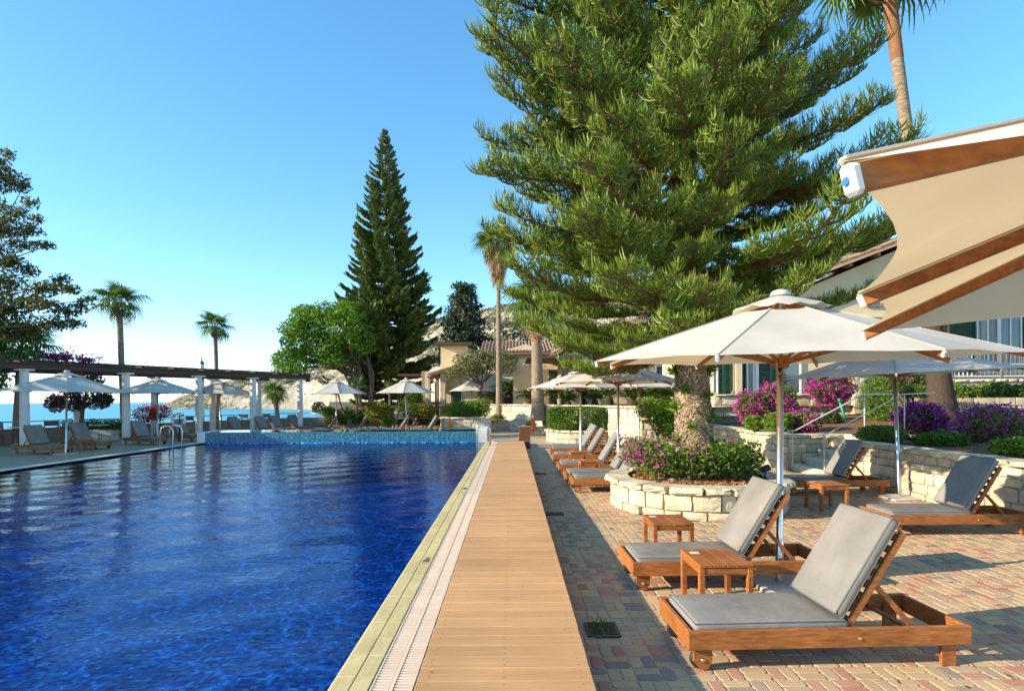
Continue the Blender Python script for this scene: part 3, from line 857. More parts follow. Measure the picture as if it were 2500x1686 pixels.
# headland and hillside
def hill():
    prof = [(330, 1004, 735), (395, 992, 735), (440, 967, 730), (500, 950, 725), (555, 930, 720), (650, 915, 700), (722, 905, 660), (800, 880, 600), (900, 845, 500), (1000, 805, 400), (1100, 768, 330), (1200, 747, 280), (1300, 738, 250), (1500, 705, 220), (1800, 650, 190), (2130, 585, 170), (2500, 560, 160), (3100, 560, 150), (3900, 620, 140)]
    us = np.linspace(330, 3900, 260)
    vs = np.interp(us, [p[0] for p in prof], [p[1] for p in prof]); ds = np.interp(us, [p[0] for p in prof], [p[2] for p in prof])
    T = 46
    V = np.zeros((len(us) * T, 3))
    for i, (u, v, d0) in enumerate(zip(us, vs, ds)):
        depth = .35 * d0 + 40
        d1 = d0 + depth
        top = P(u, v, d1)
        base = -8.6 if u < 800 else max(-8.6, -8.6 + (u - 800) / 330 * 9.5)
        base = min(base, .8)
        for t in range(T):
            f = t / (T - 1)
            g = f / .85
            dd = d0 + depth * min(g, 1.3)
            x = (u - U0) / F * dd
            if g <= 1:
                cl = .32 if u < 900 else .12
                h = (cl * min(1, g / .10) + (1 - cl) * g ** .8)
                z = base + (top.z - base) * h
                amp = min(1, g * 5) * (1 - .8 * g)
                amp *= min(1, (u - 330) / 120)
                nsc = 1 / 26.0
                nn = mnoise.fractal(Vector((x * nsc, dd * nsc, 3.1)), .8, 2.2, 5)
                z += nn * amp * (top.z - base) * .20
                dd += mnoise.fractal(Vector((x * .03, z * .06, 9.0)), .8, 2.0, 4) * amp * .10 * depth
            else:
                z = top.z - (g - 1) * 60
            V[i * T + t] = (x, dd, z)
    ii, jj = np.meshgrid(np.arange(len(us) - 1), np.arange(T - 1), indexing='ij'); a = (ii * T + jj).ravel()
    loops = np.stack([a, a + T, a + T + 1, a + 1], 1).ravel()
    o = put('hillside', np_mesh('hillside', V, loops, 4, MT['hill']))
    tag(o, kind='structure')
    return V.reshape(len(us), T, 3), us
HV, HU = hill()
# scrub on the hillside, one mass
cl = []
n = 0
for _ in range(5200):
    i = random.randrange(18, len(HU) - 2); t = random.randrange(5, 38)
    if HU[i] > 2700 or HU[i] < 430: continue
    if HU[i] < 850 and t < 12: continue
    p = HV[i, t] + (HV[i + 1, t + 1] - HV[i, t]) * random.random()
    s = random.uniform(.4, 1.1) * (.6 + p[1] / 450)
    cl.append((p[0], p[1], p[2], s))
cl = np.array(cl)
m_ = len(cl); q = 7
base = np.repeat(cl[:, :3], q, 0) + RNG.normal(size=(m_ * q, 3)) * np.repeat(cl[:, 3], q)[:, None] * np.array([.75, .75, .45])
base[:, 2] += np.repeat(cl[:, 3], q) * .3
d1 = RNG.normal(size=base.shape); d1 /= np.linalg.norm(d1, axis=1)[:, None]
d2 = np.cross(d1, RNG.normal(size=base.shape)); d2 /= np.linalg.norm(d2, axis=1)[:, None]
sz = (np.repeat(cl[:, 3], q) * .6)[:, None]
V = np.stack([base - d1 * sz, base + d2 * sz * .6, base + d1 * sz, base - d2 * sz * .6], 1).reshape(-1, 3)
leaf('scrub', (.10, .105, .045), (.075, .085, .035), .4, .03, .1)
tag(put('scrub', np_mesh('scrub', V, np.arange(len(V)), 4, MT['scrub'])), 'low grey-green scrub scattered over the rocky hillside', 'scrub', kind='stuff')
# level ground between the gardens and the hill
sheet('ground', [[(-15.5, 48, -.02), (900, 48, -.02), (900, 330, 1.0), (-105, 330, 1.0)], [(28, -30, .6), (900, -30, .6), (900, 48, -.02), (28, 48, -.02)], [(12, 14, .5), (28, 14, .6), (28, 48, -.02), (12, 48, -.02)]], MT['hill'])
# ------------------------------------------------------------------ sun loungers
LL, LW = 1.86, .64
def make_lounger(name, teak, cush):
    t = thing(name, 'x', 'sun lounger')
    z0, z1 = .145, .27
    for y in (.015, LW - .015):
        MB().box((LL / 2, y, (z0 + z1) / 2), (LL, .03, z1 - z0), bev=.004).build('side_rail', teak, t)
    for x in (.016, LL - .016):
        MB().box((x, LW / 2, (z0 + z1) / 2), (.03, LW - .062, z1 - z0 - .002), bev=.004).build('end_rail', teak, t)
    for y in (.045, LW - .045):
        MB().box((LL - .13, y, .10), (.10, .028, .20), bev=.004).build('leg', teak, t)
        # bracket with clipped lower corners and wheel behind it
        b = MB(); pr = [(.045, .145), (.045, .06), (.085, .012), (.135, .012), (.165, .06), (.165, .145)]
        V = [(x, y - .014, z) for x, z in pr] + [(x, y + .014, z) for x, z in pr]
        m_ = len(pr); Fc = [tuple(range(m_)), tuple(reversed(range(m_, 2 * m_)))] + [(i, m_ + i, m_ + (i + 1) % m_, (i + 1) % m_) for i in range(m_)]
        b.convex(V, Fc); br = b.build('wheel_bracket', teak, t)
        yo = y + (.032 if y < LW / 2 else -.032)
        b = MB(); prof = [(.0, -.016), (.052, -.016), (.062, -.010), (.062, .010), (.052, .016), (0, .016)]
        ring = MB(); ring.lathe(prof, 18); ring.v = [(x_ + .095, yo + z_, y_ + .064) for (x_, y_, z_) in ring.v]
        ring.build('wheel', MT['rubber'], t)
        b = MB(); sgn = -1 if y < LW / 2 else 1
        b.lathe([(0, .01), (.012, .01), (.016, 0), (.016, -.01)], 10); b.v = [(x_ + .105, y + sgn * (.012 + z_), y_ + .068) for (x_, y_, z_) in b.v]
        b.build('bolt', MT['brass'], br)
    for k in range(8):
        MB().box((.09 + k * .125, LW / 2, .222), (.085, LW - .07, .018), bev=.003).build('seat_slat', teak, t)
    # back rest
    hx, hz, ang, bl = 1.06, .235, R(58), .74
    ax = Vector((math.cos(ang), 0, math.sin(ang))); nb = Vector((math.sin(ang), 0, -math.cos(ang)))   # nb points to the back
    for y in (.065, LW - .065):
        p = Vector((hx, y, hz)); MB().bar(p, p + ax * bl, .026, .045, up=nb, bev=.003).build('back_stile', teak, t)
    for k in range(8):
        p = Vector((hx, LW / 2, hz)) + ax * (.06 + k * .09) - nb * .018
        MB().box(p, (.055, LW - .16, .014), Matrix.Rotation(-ang, 3, 'Y'), bev=.003).build('back_slat', teak, t)
    for y in (.10, LW - .10):
        p = Vector((hx, y, hz)) + ax * .36 + nb * .02
        MB().bar(p, (hx + .50, y, z0 + .06), .024, .034, bev=.003).build('prop', teak, t)
    MB().bar((hx + .50, .035, z0 + .05), (hx + .50, LW - .035, z0 + .05), .03, .02).build('prop_bar', teak, t)
    b = MB(); b.lathe([(0, .006), (.009, .005), (.012, 0)], 8); b.v = [(x_ + 1.12, -z_ , y_ + .2) for (x_, y_, z_) in b.v]
    b.build('rail_bolt', MT['brass'], t)
    # cushions
    sc = put('seat_cushion', rounded_box_mesh('seat_cushion', (1.02, LW - .075, .075), .03, cush, 3, .008), t, loc=(.055 + .51, LW / 2, .27))
    pl = MB(); hw, hl = (LW - .075) / 2 - .006, .504
    for zz in (.027, -.027):
        pl.tube([(-hl, -hw, zz), (hl, -hw, zz), (hl, hw, zz), (-hl, hw, zz), (-hl, -hw, zz)], .0045, 5, False)
    pl.build('piping', MT['piping'], sc)
    bc = put('back_cushion', rounded_box_mesh('back_cushion', (.74, LW - .075, .08), .032, cush, 3, .010), t)
    c = Vector((hx - .02, LW / 2, hz + .035)) + ax * .40 - nb * .065
    bc.location = c; bc.rotation_euler = (0, -ang, 0)
    pl = MB(); hl = .364
    for zz in (.029, -.029):
        pl.tube([(-hl, -hw, zz), (hl, -hw, zz), (hl, hw, zz), (-hl, hw, zz), (-hl, -hw, zz)], .0045, 5, False)
    pl.build('piping', MT['piping'], bc)
    return t

PRO = {'a': make_lounger('sun_lounger', MT['teak'], MT['cushion'])}
PRO['b'] = PRO['a']
USED = set()
def lounger(kind, x, y, rz, label, group, mirror=False):
    """x, y: corner at the foot end, nearest to the camera"""
    o = PRO['a'] if not USED else copy_tree(PRO['a'])
    USED.add(kind)
    o.location = (x, y, 0); o.rotation_euler = (0, 0, rz)
    if mirror: o.scale = (-1, 1, 1)
    else: o.scale = (1, 1, 1)
    tag(o, label, 'sun lounger', group)
    return o
gA, gB, gC, gD = 'loungers on the right of the boardwalk', 'loungers under the pergola side', 'loungers beyond the raised basin', 'loungers by the far right planters'
lounger('a', 1.116, 3.65, R(2.0), 'grey cushioned lounger nearest the camera, at bottom right', gA)
lounger('a', 1.085, 5.19, R(1.0), 'grey lounger second from the camera, steel parasol pole beside it', gA)
lounger('a', 4.76, 7.23, R(0), 'grey lounger cut off by the right edge of the picture', gA)
lounger('a', 4.95, 10.28, R(1.5), 'grey lounger against the garden wall, half shaded backrest', gA)
lounger('a', 1.13, 10.70, R(1), 'grey lounger with its side against the round tree planter', gA)
lounger('a', 1.08, 11.46, R(1), 'grey lounger pushed up behind the one touching the tree planter', gA)
lounger('a', 1.06, 13.05, R(0), 'grey lounger in the middle row, third from the tree planter', gA)
lounger('a', 1.10, 15.35, R(0), 'grey lounger in the middle row, fourth from the tree planter', gA)
lounger('a', 1.16, 17.25, R(0), 'grey lounger in the middle row, fifth from the tree planter', gA)
lounger('a', 1.20, 18.05, R(0), 'grey lounger at the far end of the middle row', gA)

def ll(u, v, phi, label):
    p = G(u, v)
    # foot corner nearest camera lies at (u, v); the lounger runs back to the left
    o = lounger('b', p.x, p.y, R(-phi), label, gB, True)
    return o
ll(127, 1110, 17, 'charcoal lounger under the leftmost parasol, nearest the pool corner')
ll(232, 1098, 19, 'charcoal lounger right of the leftmost parasol pole, behind a small table')
ll(372, 1087, 24, 'charcoal lounger in front of the second white column, near the pool ladder')
ll(468, 1078, 25, 'charcoal lounger partly hidden by the left pool ladder')
ll(600, 1065, 26, 'charcoal lounger beside the third parasol pole on the left')
ll(668, 1063, 26, 'charcoal lounger left of the last front column, nearer the sea')
ll(700, 1059, 27, 'charcoal lounger right of the fourth front column')
ll(745, 1055, 27, 'charcoal lounger beside the last pergola column')
def lm(u, y, label, kind='b', rz=R(14)):
    x = (u - U0) / F * y
    return lounger(kind, x, y, rz, label, gC)
lm(752, 29.6, 'charcoal lounger left of the parasol pole by the yucca bed')
lm(826, 29.2, 'charcoal lounger right of the parasol pole, sunlit at its top')
lm(930, 29.2, 'lounger beyond the basin with a half sunlit backrest')
lm(1000, 28.8, 'charcoal lounger beyond the basin beside the striped planter')
def lr(u, v, label):
    p = G(u, v); return lounger('a', p.x, p.y, R(0), label, gD)
lr(1266, 1055, 'grey lounger behind the brown wooden post at the boardwalk end')
lr(1322, 1057, 'grey lounger left of the round clipped hedge')
o = lounger('b', 2.55, 23.0, R(0), 'charcoal lounger in front of the terrace wall, seen between parasol poles', gD)

# ------------------------------------------------------------------ side tables
def make_table():
    t = thing('side_table', 'x', 'side table')
    w, d, h = .44, .50, .42
    for k in range(4):
        MB().box((w * (k + .5) / 4, d / 2, h - .012), (w / 4 - .006, d, .024), bev=.004).build('slat', MT['teak'], t)
    for (x, y) in ((.025, .025), (w - .025, .025), (.025, d - .025), (w - .025, d - .025)):
        MB().box((x, y, (h - .026) / 2), (.045, .045, h - .026), bev=.004).build('leg', MT['teak'], t)
    for y in (.02, d - .02): MB().box((w / 2, y, h - .055), (w - .1, .022, .05), bev=.003).build('apron', MT['teak'], t)
    for x in (.02, w - .02): MB().box((x, d / 2, h - .055), (.022, d - .1, .05), bev=.003).build('apron', MT['teak'], t)
    MB().box((.085, d - .13, h + .0012), (.075, .055, .002)).build('sticker', MT['plastic_white'], t)
    return t
TP = make_table(); TU = []
def table(x, y, rz, label):
    o = TP if not TU else copy_tree(TP); TU.append(1)
    o.location = (x, y, 0); o.rotation_euler = (0, 0, rz)
    tag(o, label, 'side table', 'slatted wooden side tables')
table(1.49, 4.58, R(1), 'slatted wooden side table between the two nearest loungers')
table(1.50, 6.12, R(0), 'slatted wooden side table in front of the round stone planter')
table(4.72, 8.78, R(0), 'slatted wooden side table near the garden wall, at right')
table(1.46, 12.25, R(0), 'slatted wooden side table nearest the planter in the middle row')
table(1.47, 14.45, R(0), 'slatted wooden side table second along the middle row')
p = G(172, 1103); table(p.x, p.y, R(-17), 'dark side table between the two leftmost loungers')
table((975 - U0) / F * 29.2, 29.4, 0, 'wooden side table beyond the basin, under the middle parasol')
table((812 - U0) / F * 29, 29.6, 0, 'side table under the parasol by the yucca bed')
p = G(1335, 1050); table(p.x + .2, p.y + 1.0, 0, 'orange wooden side table left of the round clipped hedge')

# ------------------------------------------------------------------ parasols
MT['blue_plastic'] = mat('blue_plastic', (.04, .16, .42), None, rough=.4)
def parasol(x, y, Rr, eave, apex, rot, label, n=8, square=False, tilt=(0, 0), base_z=0.0, lod=False, loc_group='cream parasols'):
    t = thing('parasol', label, 'parasol', (x, y, base_z), 0, loc_group)
    t.rotation_euler = (tilt[0], tilt[1], 0)
    tips = []
    for k in range(n):
        a = rot + 2 * math.pi * k / n
        r_ = Rr * (1 if not square or k % 2 == 0 else .7071)
        tips.append(Vector((r_ * math.cos(a), r_ * math.sin(a), eave)))
    top = Vector((0, 0, apex))
    # canopy: n panels, sagging a little between ribs and drawn in along the hem
    b = MB()
    S, T = 9, 10
    vent_t = .20
    for k in range(n):
        p, q = tips[k], tips[(k + 1) % n]
        V, Fc = [], []
        for i in range(S + 1):
            f = vent_t + (1 - vent_t) * i / S
            for j in range(T + 1):
                g = j / T
                a_ = top.lerp(p, f); c_ = top.lerp(q, f)
                m_ = a_.lerp(c_, g)
                sag = 4 * g * (1 - g)
                pull = (.035 if not square else .075) * sag * f ** 3
                m_ = Vector((m_.x * (1 - pull), m_.y * (1 - pull), m_.z - sag * .028 * f * (1 - f) * 2.2 + .012 * sag * f ** 4 + .010 * mnoise.noise(Vector((m_.x * 3.1 + x, m_.y * 3.1 + y, 1.7))) * min(1, sag * 2)))
                V.append(m_)
        for i in range(S):
            for j in range(T):
                a_ = i * (T + 1) + j
                Fc.append((a_, a_ + T + 1, a_ + T + 2, a_ + 1))
        b.add(V, Fc, False)
    cp = b.build('canopy', MT['canopy'], t)
    for pl in cp.data.polygons: pl.use_smooth = True
    # vent flap
    b = MB()
    V, Fc = [], []
    nn = n * 4
    for (f, dz) in ((.03, .05), (.14, .045), (.245, .038)):
        for k in range(nn):
            g = (k % 4) / 4; p, q = tips[k // 4], tips[(k // 4 + 1) % n]
            m_ = top.lerp(p, f).lerp(top.lerp(q, f), g)
            w_ = .012 * math.sin(k * 2.4 + f * 9) * (f / .2)
            V.append((m_.x, m_.y, m_.z + dz + w_ + (.02 * (4 * g * (1 - g)) * (f / .25))))
    for i in range(2):
        for k in range(nn): Fc.append((i * nn + k, i * nn + (k + 1) % nn, (i + 1) * nn + (k + 1) % nn, (i + 1) * nn + k))
    b.add(V, Fc, True); b.build('vent_flap', MT['canopy'], cp)
    fi = MB(); fi.lathe([(.085, -.01), (.09, .01), (.07, .035), (.02, .05), (0, .05)], 12, (0, 0, apex + .045)); fi.build('finial', MT['coping_grey'], t)
    hubz = eave - .02
    MB().lathe([(.030, 0), (.030, eave - .1), (.026, eave - .1), (.026, apex)], 12).build('pole', MT['steel'], t)
    MB().lathe([(.034, .0), (.036, .42), (.03, .43)], 12).build('pole_sleeve', MT['steel'], t)
    MB().box((0, 0, .02), (.5, .5, .04), bev=.01).build('base_plate', MT['coping_grey'], t)
    hb = MB(); hb.lathe([(.03, -.05), (.075, -.045), (.08, .03), (.05, .06), (.03, .06)], 10, (0, 0, hubz)); hb.build('hub', MT['teak'], t)
    for k in range(n):
        p = tips[k]; d = Vector((p.x, p.y, 0)).normalized()
        up = (top - p).normalized()
        off = Vector((0, 0, -.03))
        a0 = top.lerp(p, .05) + off; a1 = top.lerp(p, .985) + off
        rb = MB().bar(a0, a1, .022, .042, bev=.004).build('rib', MT['teak'], t)
        MB().bar(a1 - (a1 - a0).normalized() * .01, a1 + (a1 - a0).normalized() * .012, .026, .046, bev=.006).build('end_cap', MT['plastic_white'], rb)
        tb = a1 + (a1 - a0).normalized() * .013; MB().tube([tb - d * .004, tb + d * .0006], .0065, 10).build('screw', MT['blue_plastic'], rb)
        MB().bar(top.lerp(p, vent_t) + Vector((0, 0, .004)), top.lerp(p, .995) + Vector((0, 0, .004)), .016, .004).build('seam', MT['canopy'], cp)
        if not lod or True:
            m_ = top.lerp(p, .56) + off
            MB().bar(d * .06 + Vector((0, 0, hubz)), m_, .02, .032, bev=.003).build('strut', MT['teak'], t)
    return t
parasol(2.50, 5.38, 1.77, 2.10, 2.66, R(7), 'cream parasol over the two nearest loungers', tilt=(R(1.9), R(-.4)))
parasol(2.17, 1.21, 1.75, 2.085, 2.56, math.atan2(2.9 - 1.21, 1.78 - 2.17), 'closest cream parasol, seen from below at the upper right edge', square=True)
parasol(6.72, 9.95, 1.80, 2.14, 2.68, R(12), 'cream parasol standing against the garden wall at right', tilt=(0, R(-2.2)))
parasol(2.33, 12.6, 1.46, 2.10, 2.56, R(22), 'cream parasol with a tree shadow on it, over the middle row')
parasol(2.0, 16.75, 1.58, 2.06, 2.58, R(10), 'cream parasol at the far end of the middle row')
parasol(4.2, 20.0 - 1.0, 1.5, 2.12, 2.6, R(30), 'cream parasol half hidden behind the middle row ones, near the wall')
parasol(2.13, 26.0, 1.5, 2.2, 2.7, R(15), 'cream parasol furthest back, above the round clipped hedge')
parasol((820.6 - U0) / F * 30.2, 30.2, 1.6, 2.10, 2.80, R(22.5), 'cream parasol in front of the bright green spreading tree')
parasol((991.5 - U0) / F * 30.2, 30.2, 1.56, 2.12, 2.84, R(5), 'cream parasol in front of the tall conifer')
parasol((1151.5 - U0) / F * 36.5, 36.5, 1.5, 2.30, 3.0, R(22.5), 'cream parasol behind the long clipped hedge')
p = P(160, 1000, 19.2); parasol(p.x, p.y, 1.86, 2.08, 2.72, R(38), 'shaded parasol at far left beside the pergola', tilt=(0, R(1.2)))
p = P(385, 1000, 25.2); parasol(p.x, p.y, 1.80, 2.10, 2.74, R(20), 'shaded parasol second from left under the pergola')
p = P(537, 1000, 30.3); parasol(p.x, p.y, 1.78, 2.12, 2.78, R(33), 'shaded parasol third from left, before the headland')

# ------------------------------------------------------------------ pergola
pg = thing('pergola', 'dark timber pergola roof beam on white round columns by the sea', 'pergola', (0, 0, 0))
colm = MB().lathe([(.17, 0), (.165, .06), (.155, .08), (.145, 2.9)], 20); 
colmesh = colm.mesh('column', MT['white_paint'])
capm = MB().box((0, 0, 2.93), (.44, .44, .06), bev=.01).mesh('capital', MT['white_paint'])
fr_y = [21.0, 24.17, 27.1, 29.8, 32.6]; bk = [25.6, 28.65, 31.5, 34.2]
front = [(.5 * y - 28.35, y) for y in fr_y]; back = [(-19.4 + .5 * (y - 25.6), y) for y in bk]
for (x, y) in front + back + [(.5 * 17.9 - 28.35, 17.9)]:
    c = put('column', colmesh, pg, loc=(x, y, 0)); put('capital', capm, c)
d = Vector((.447, .894, 0))
f0 = Vector((front[0][0], front[0][1], 0)) - d * 9; f1 = Vector((front[-1][0], front[-1][1], 0)) + d * .7
b0 = Vector((back[0][0], back[0][1], 0)) - d * 9; b1 = Vector((back[-1][0], back[-1][1], 0)) + d * .7
for (p, q) in ((f0, f1), (b0, b1)):
    MB().bar(p + Vector((0, 0, 3.06)), q + Vector((0, 0, 3.06)), .18, .20, bev=.01).build('beam', MT['timber'], pg)
    MB().bar(p + Vector((0, 0, 3.185)), q + Vector((0, 0, 3.185)), .30, .05, bev=.01).build('top_plate', MT['timber'], pg)
L = (f1 - f0).length
k = 0
while k * 1.45 < L:
    p = f0 + d * (k * 1.45 + .2); s = (p - b0).dot(d); q = b0 + d * s; e = (q - p).normalized()
    MB().bar(p - e * .3 + Vector((0, 0, 3.245)), q + e * .3 + Vector((0, 0, 3.245)), .09, .07, bev=.008).build('rafter', MT['timber'], pg)
    k += 1
b = MB()
for k in range(6):
    o = (b0 - f0) * (k / 5.0)
    MB().bar(f0 + o + Vector((0, 0, 3.295)), f1 + o * 1.0 + Vector((0, 0, 3.295)), .22, .028).build('roof_batten', MT['timber'], pg)
lampn = 0
for (x, y), lab in zip(front[:3], ('brass lantern on the leftmost white column', 'brass lantern on the second white column', 'brass lantern on the middle white column')):
    l = thing('wall_lantern', lab, 'lantern', (x + .15, y - .06, 2.2), 0, 'lanterns on the columns')
    MB().bar((0, 0, 0), (.13, -.03, .03), .02, .02).build('arm', MT['brass'], l)
    MB().lathe([(.0, .06), (.07, .0), (.055, -.01), (.035, -.09), (0, -.09)], 8, (.15, -.035, 0)).build('lamp_shade', MT['iron'], l)
for k, (fx, lab) in enumerate(((.36, 'black floodlight under the beam left of the second column'), (.62, 'black floodlight under the beam near the middle column'), (.99, 'black floodlight under the end of the pergola beam'))):
    p = f0.lerp(f1, fx)
    l = thing('floodlight', lab, 'floodlight', (p.x + .1, p.y - .05, 2.9), 0, 'floodlights on the pergola')
    MB().box((0, 0, 0), (.22, .14, .12), Matrix.Rotation(R(25), 3, 'X'), bev=.015).build('housing', MT['rubber'], l)
    MB().bar((0, 0, .05), (-.05, .02, .1), .03, .02).build('bracket', MT['rubber'], l)

# ------------------------------------------------------------------ terrace tables and chairs by the parapet
def make_chair():
    t = thing('armchair', 'x', 'chair')
    for x in (-.26, .26):
        for y in (-.24, .24):
            MB().bar((x, y, 0), (x * .95, y * (1 if y < 0 else 1.1), .62 if y < 0 else .95), .04, .035, bev=.004).build('leg', MT['teak_dark'], t)
        MB().bar((x, -.27, .63), (x, .26, .64), .05, .025, bev=.004).build('armrest', MT['teak_dark'], t)
    MB().box((0, 0, .44), (.52, .48, .025), bev=.008).build('seat', MT['cushion_dark'], t)
    MB().box((0, .25, .80), (.52, .02, .26), Matrix.Rotation(R(-8), 3, 'X'), bev=.006).build('backrest', MT['cushion_dark'], t)
    MB().bar((-.26, .25, .4), (.26, .25, .4), .03, .03).build('stretcher', MT['teak_dark'], t)
    return t
CP = make_chair(); CU = []
def chair(u, v, rz, label):
    p = G(u, v)
    o = CP if not CU else copy_tree(CP); CU.append(1)
    o.location = (p.x, p.y, 0); o.rotation_euler = (0, 0, R(rz)); tag(o, label, 'chair', 'wooden armchairs by the parapet')
chair(20, 1087, 150, 'wooden armchair cut by the left edge of the picture')
chair(123, 1076, 30, 'wooden armchair seen behind the leftmost lounger backrest')
chair(462, 1054, 200, 'wooden armchair behind the life ring')
chair(528, 1050, 20, 'wooden armchair right of the third column')
chair(598, 1046, 190, 'wooden armchair near the white table before the headland')
chair(645, 1044, -10, 'wooden armchair left of the fourth column by the white table')
def round_table(u, v, label):
    p = G(u, v)
    t = thing('cafe_table', label, 'table', (p.x, p.y, 0), 0, 'round white cafe tables')
    MB().lathe([(0, .715), (.36, .715), (.37, .725), (.36, .74), (0, .74)], 24).build('tabletop', MT['plastic_white'], t)
    MB().tube([(0, 0, .05), (0, 0, .72)], .02, 8).build('stem', MT['steel'], t)
    for k in range(4):
        a = k * math.pi / 2 + .4; MB().bar((0, 0, .06), (.28 * math.cos(a), .28 * math.sin(a), .015), .03, .02).build('foot', MT['steel'], t)
round_table(242, 1078, 'round white cafe table behind the second lounger from left')
round_table(592, 1047, 'round white cafe table near the headland end of the parapet')
round_table(47, 1086, 'round white cafe table half hidden by the leftmost column')
# stacked white planter box with hedge is built with the plants
# ------------------------------------------------------------------ pool ladders
def ladder(x, y, zdeck, zt, side, label):
    """side=+1: deck lies towards +x"""
    t = thing('pool_ladder', label, 'ladder', (x, y, 0), 0, 'steel pool ladders')
    for dy in (0, .5):
        pts = [(-.02 * side, dy, -.9)]
        pts.append((-.02 * side, dy, zt - .2))
        for k in range(9):
            a = math.pi * k / 8
            pts.append((side * (-.02 + .2 - .2 * math.cos(a)), dy, zt - .2 + .2 * math.sin(a)))
        pts.append((side * .40, dy, zdeck))
        MB().tube(pts, .021, 10).build('rail', MT['steel'], t)
    for z in (.0, -.27, -.54):
        MB().bar((-.02 * side, 0, z), (-.02 * side, .5, z), .07, .03).build('rung', MT['steel'], t)
ladder(-1.12, 18.4, DECK, 1.0, 1, 'curved steel ladder rails at the right pool edge, by the basin')
ladder(-10.78, 18.2, DECK, .98, -1, 'curved steel ladder rails at the left pool edge')

# ------------------------------------------------------------------ odds and ends
l = thing('life_ring', 'white life ring on a post behind the left pool ladder', 'life ring', (*G(436, 1078)[:2], 0))
b = MB(); ring = [(.27 * math.cos(2 * math.pi * k / 28), .0, .95 + .27 * math.sin(2 * math.pi * k / 28)) for k in range(29)]
b.tube(ring, .055, 10, False); b.build('ring', MT['plastic_white'], l)
for k in range(4):
    a = math.pi / 4 + k * math.pi / 2
    pts = [(.27 * math.cos(a + s), 0, .95 + .27 * math.sin(a + s)) for s in (-.14, 0, .14)]
    MB().tube(pts, .058, 10).build('band', mat('orange', (.62, .12, .03), None, rough=.5) if k == 0 else bpy.data.materials['orange'], l)
MB().tube([(0, .09, 0), (0, .09, 1.2)], .03, 8).build('post', MT['teak_dark'], l)

bp_ = G(1284, 1088)
wp = thing('wooden_bin', 'dark brown wooden box standing at the far end of the boardwalk', 'bin', (bp_.x - .05, bp_.y, 0))
for k in range(4): MB().box((-.16 + .107 * k, 0, .36), (.103, .34, .72), bev=.006).build('board', MT['teak_dark'], wp)
MB().box((0, 0, .735), (.46, .38, .03), bev=.006).build('lid', MT['timber_pale'], wp)
bp_ = G(1301, 1062)
rb = thing('rescue_buoy', 'slim orange rescue buoy hanging on a post by the wooden box', 'buoy', (bp_.x, bp_.y, 0))
MB().tube([(0, .06, 0), (0, .06, 1.05)], .025, 8).build('post', MT['steel'], rb)
MB().lathe([(.02, .12), (.07, .18), (.08, .5), (.07, .75), (.02, .82)], 12).build('float', bpy.data.materials['orange'], rb)
MB().lathe([(.02, .82), (.05, .85), (.05, .98), (.02, 1.0)], 12).build('end_cap', MT['plastic_white'], rb)

def drain(u, v, w, d, label):
    p = G(u, v)
    t = thing('floor_drain', label, 'drain', (p.x, p.y, 0), 0, 'drain grates in the shaded paving')
    MB().box((0, 0, -.002), (w, d, .006)).build('pit', MT['dark_void'], t)
    b = MB()
    for s in (-1, 1):
        b.box((s * (w / 2 - .012), 0, .004), (.024, d, .012)); b.box((0, s * (d / 2 - .012), .0045), (w, .024, .012))
    b.box((0, 0, .0042), (.014, d, .012)); b.build('frame', MT['iron'], t)
    k = 0
    x = -d / 2 + .045
    while x < d / 2 - .03:
        MB().box((0, x, .0038), (w - .03, .009, .011)).build('bar', MT['iron'], t); x += .026
    return t
dt = drain(1470, 1537, .245, .27, 'square iron drain grate with weeds, nearest beside the boardwalk')
drain(1355, 1254, .26, .2, 'iron drain grate in shaded paving, second along the boardwalk')
drain(1320, 1156, .26, .2, 'iron drain grate in shaded paving, third along the boardwalk')
# paving blocks ----------------------------------------------------------------------------
def block_geo():
    hx, hy, c = .0805, .0392, .016
    def ring(ix, z):
        x, y, q = hx - ix, hy - ix, max(c - ix * .3, .006)
        return [(-x + q, -y, z), (x - q, -y, z), (x, -y + q, z), (x, y - q, z), (x - q, y, z), (-x + q, y, z), (-x, y - q, z), (-x, -y + q, z)]
    V = ring(.0, -.02) + ring(.0, -.0028) + ring(.0045, 0.0)
    Fc = [tuple(range(16, 24))]
    for r_ in range(2):
        for k in range(8): Fc.append((r_ * 8 + k, r_ * 8 + (k + 1) % 8, (r_ + 1) * 8 + (k + 1) % 8, (r_ + 1) * 8 + k))
    return V, Fc
BV, BF = block_geo()
bb = MB(); bb.add(BV, BF); bmesh_block = bb.mesh('paving_block', MT['block'])
CELL = .171
spots = []
for iy in range(int((14.55 - 2.2) / CELL)):
    for ix in range(int((8.5 - .43) / CELL)):
        x = .43 + CELL * (ix + .5); y = 2.2 + CELL * (iy + .5)
        if x > 1.0 * y + .6: continue
        if (x - PLX) ** 2 + (y - PLY) ** 2 < (PLR - .25) ** 2: continue
        if x > 6.95 and y > 6.2: continue
        for s in (-1, 1):
            if (ix + iy) % 2 == 0: spots.append((x, y + s * CELL / 4, 0))
            else: spots.append((x + s * CELL / 4, y, math.pi / 2))
drains = [(o.location.x, o.location.y) for o in COL.objects if o.name.startswith('floor_drain')]
spots = [s for s in spots if not any(abs(s[0] - dx) < .16 and abs(s[1] - dy) < .16 for dx, dy in drains)]
def seen(s):
    d = s[1]; return 3.35 < d and s[0] / d * F + U0 < 2520
vis = sorted([s for s in spots if seen(s)], key=lambda s: s[1])
near = set(id(s) for s in vis[:300])
bed = next(o for o in COL.objects if o.name == 'mortar_bed')
rest = []
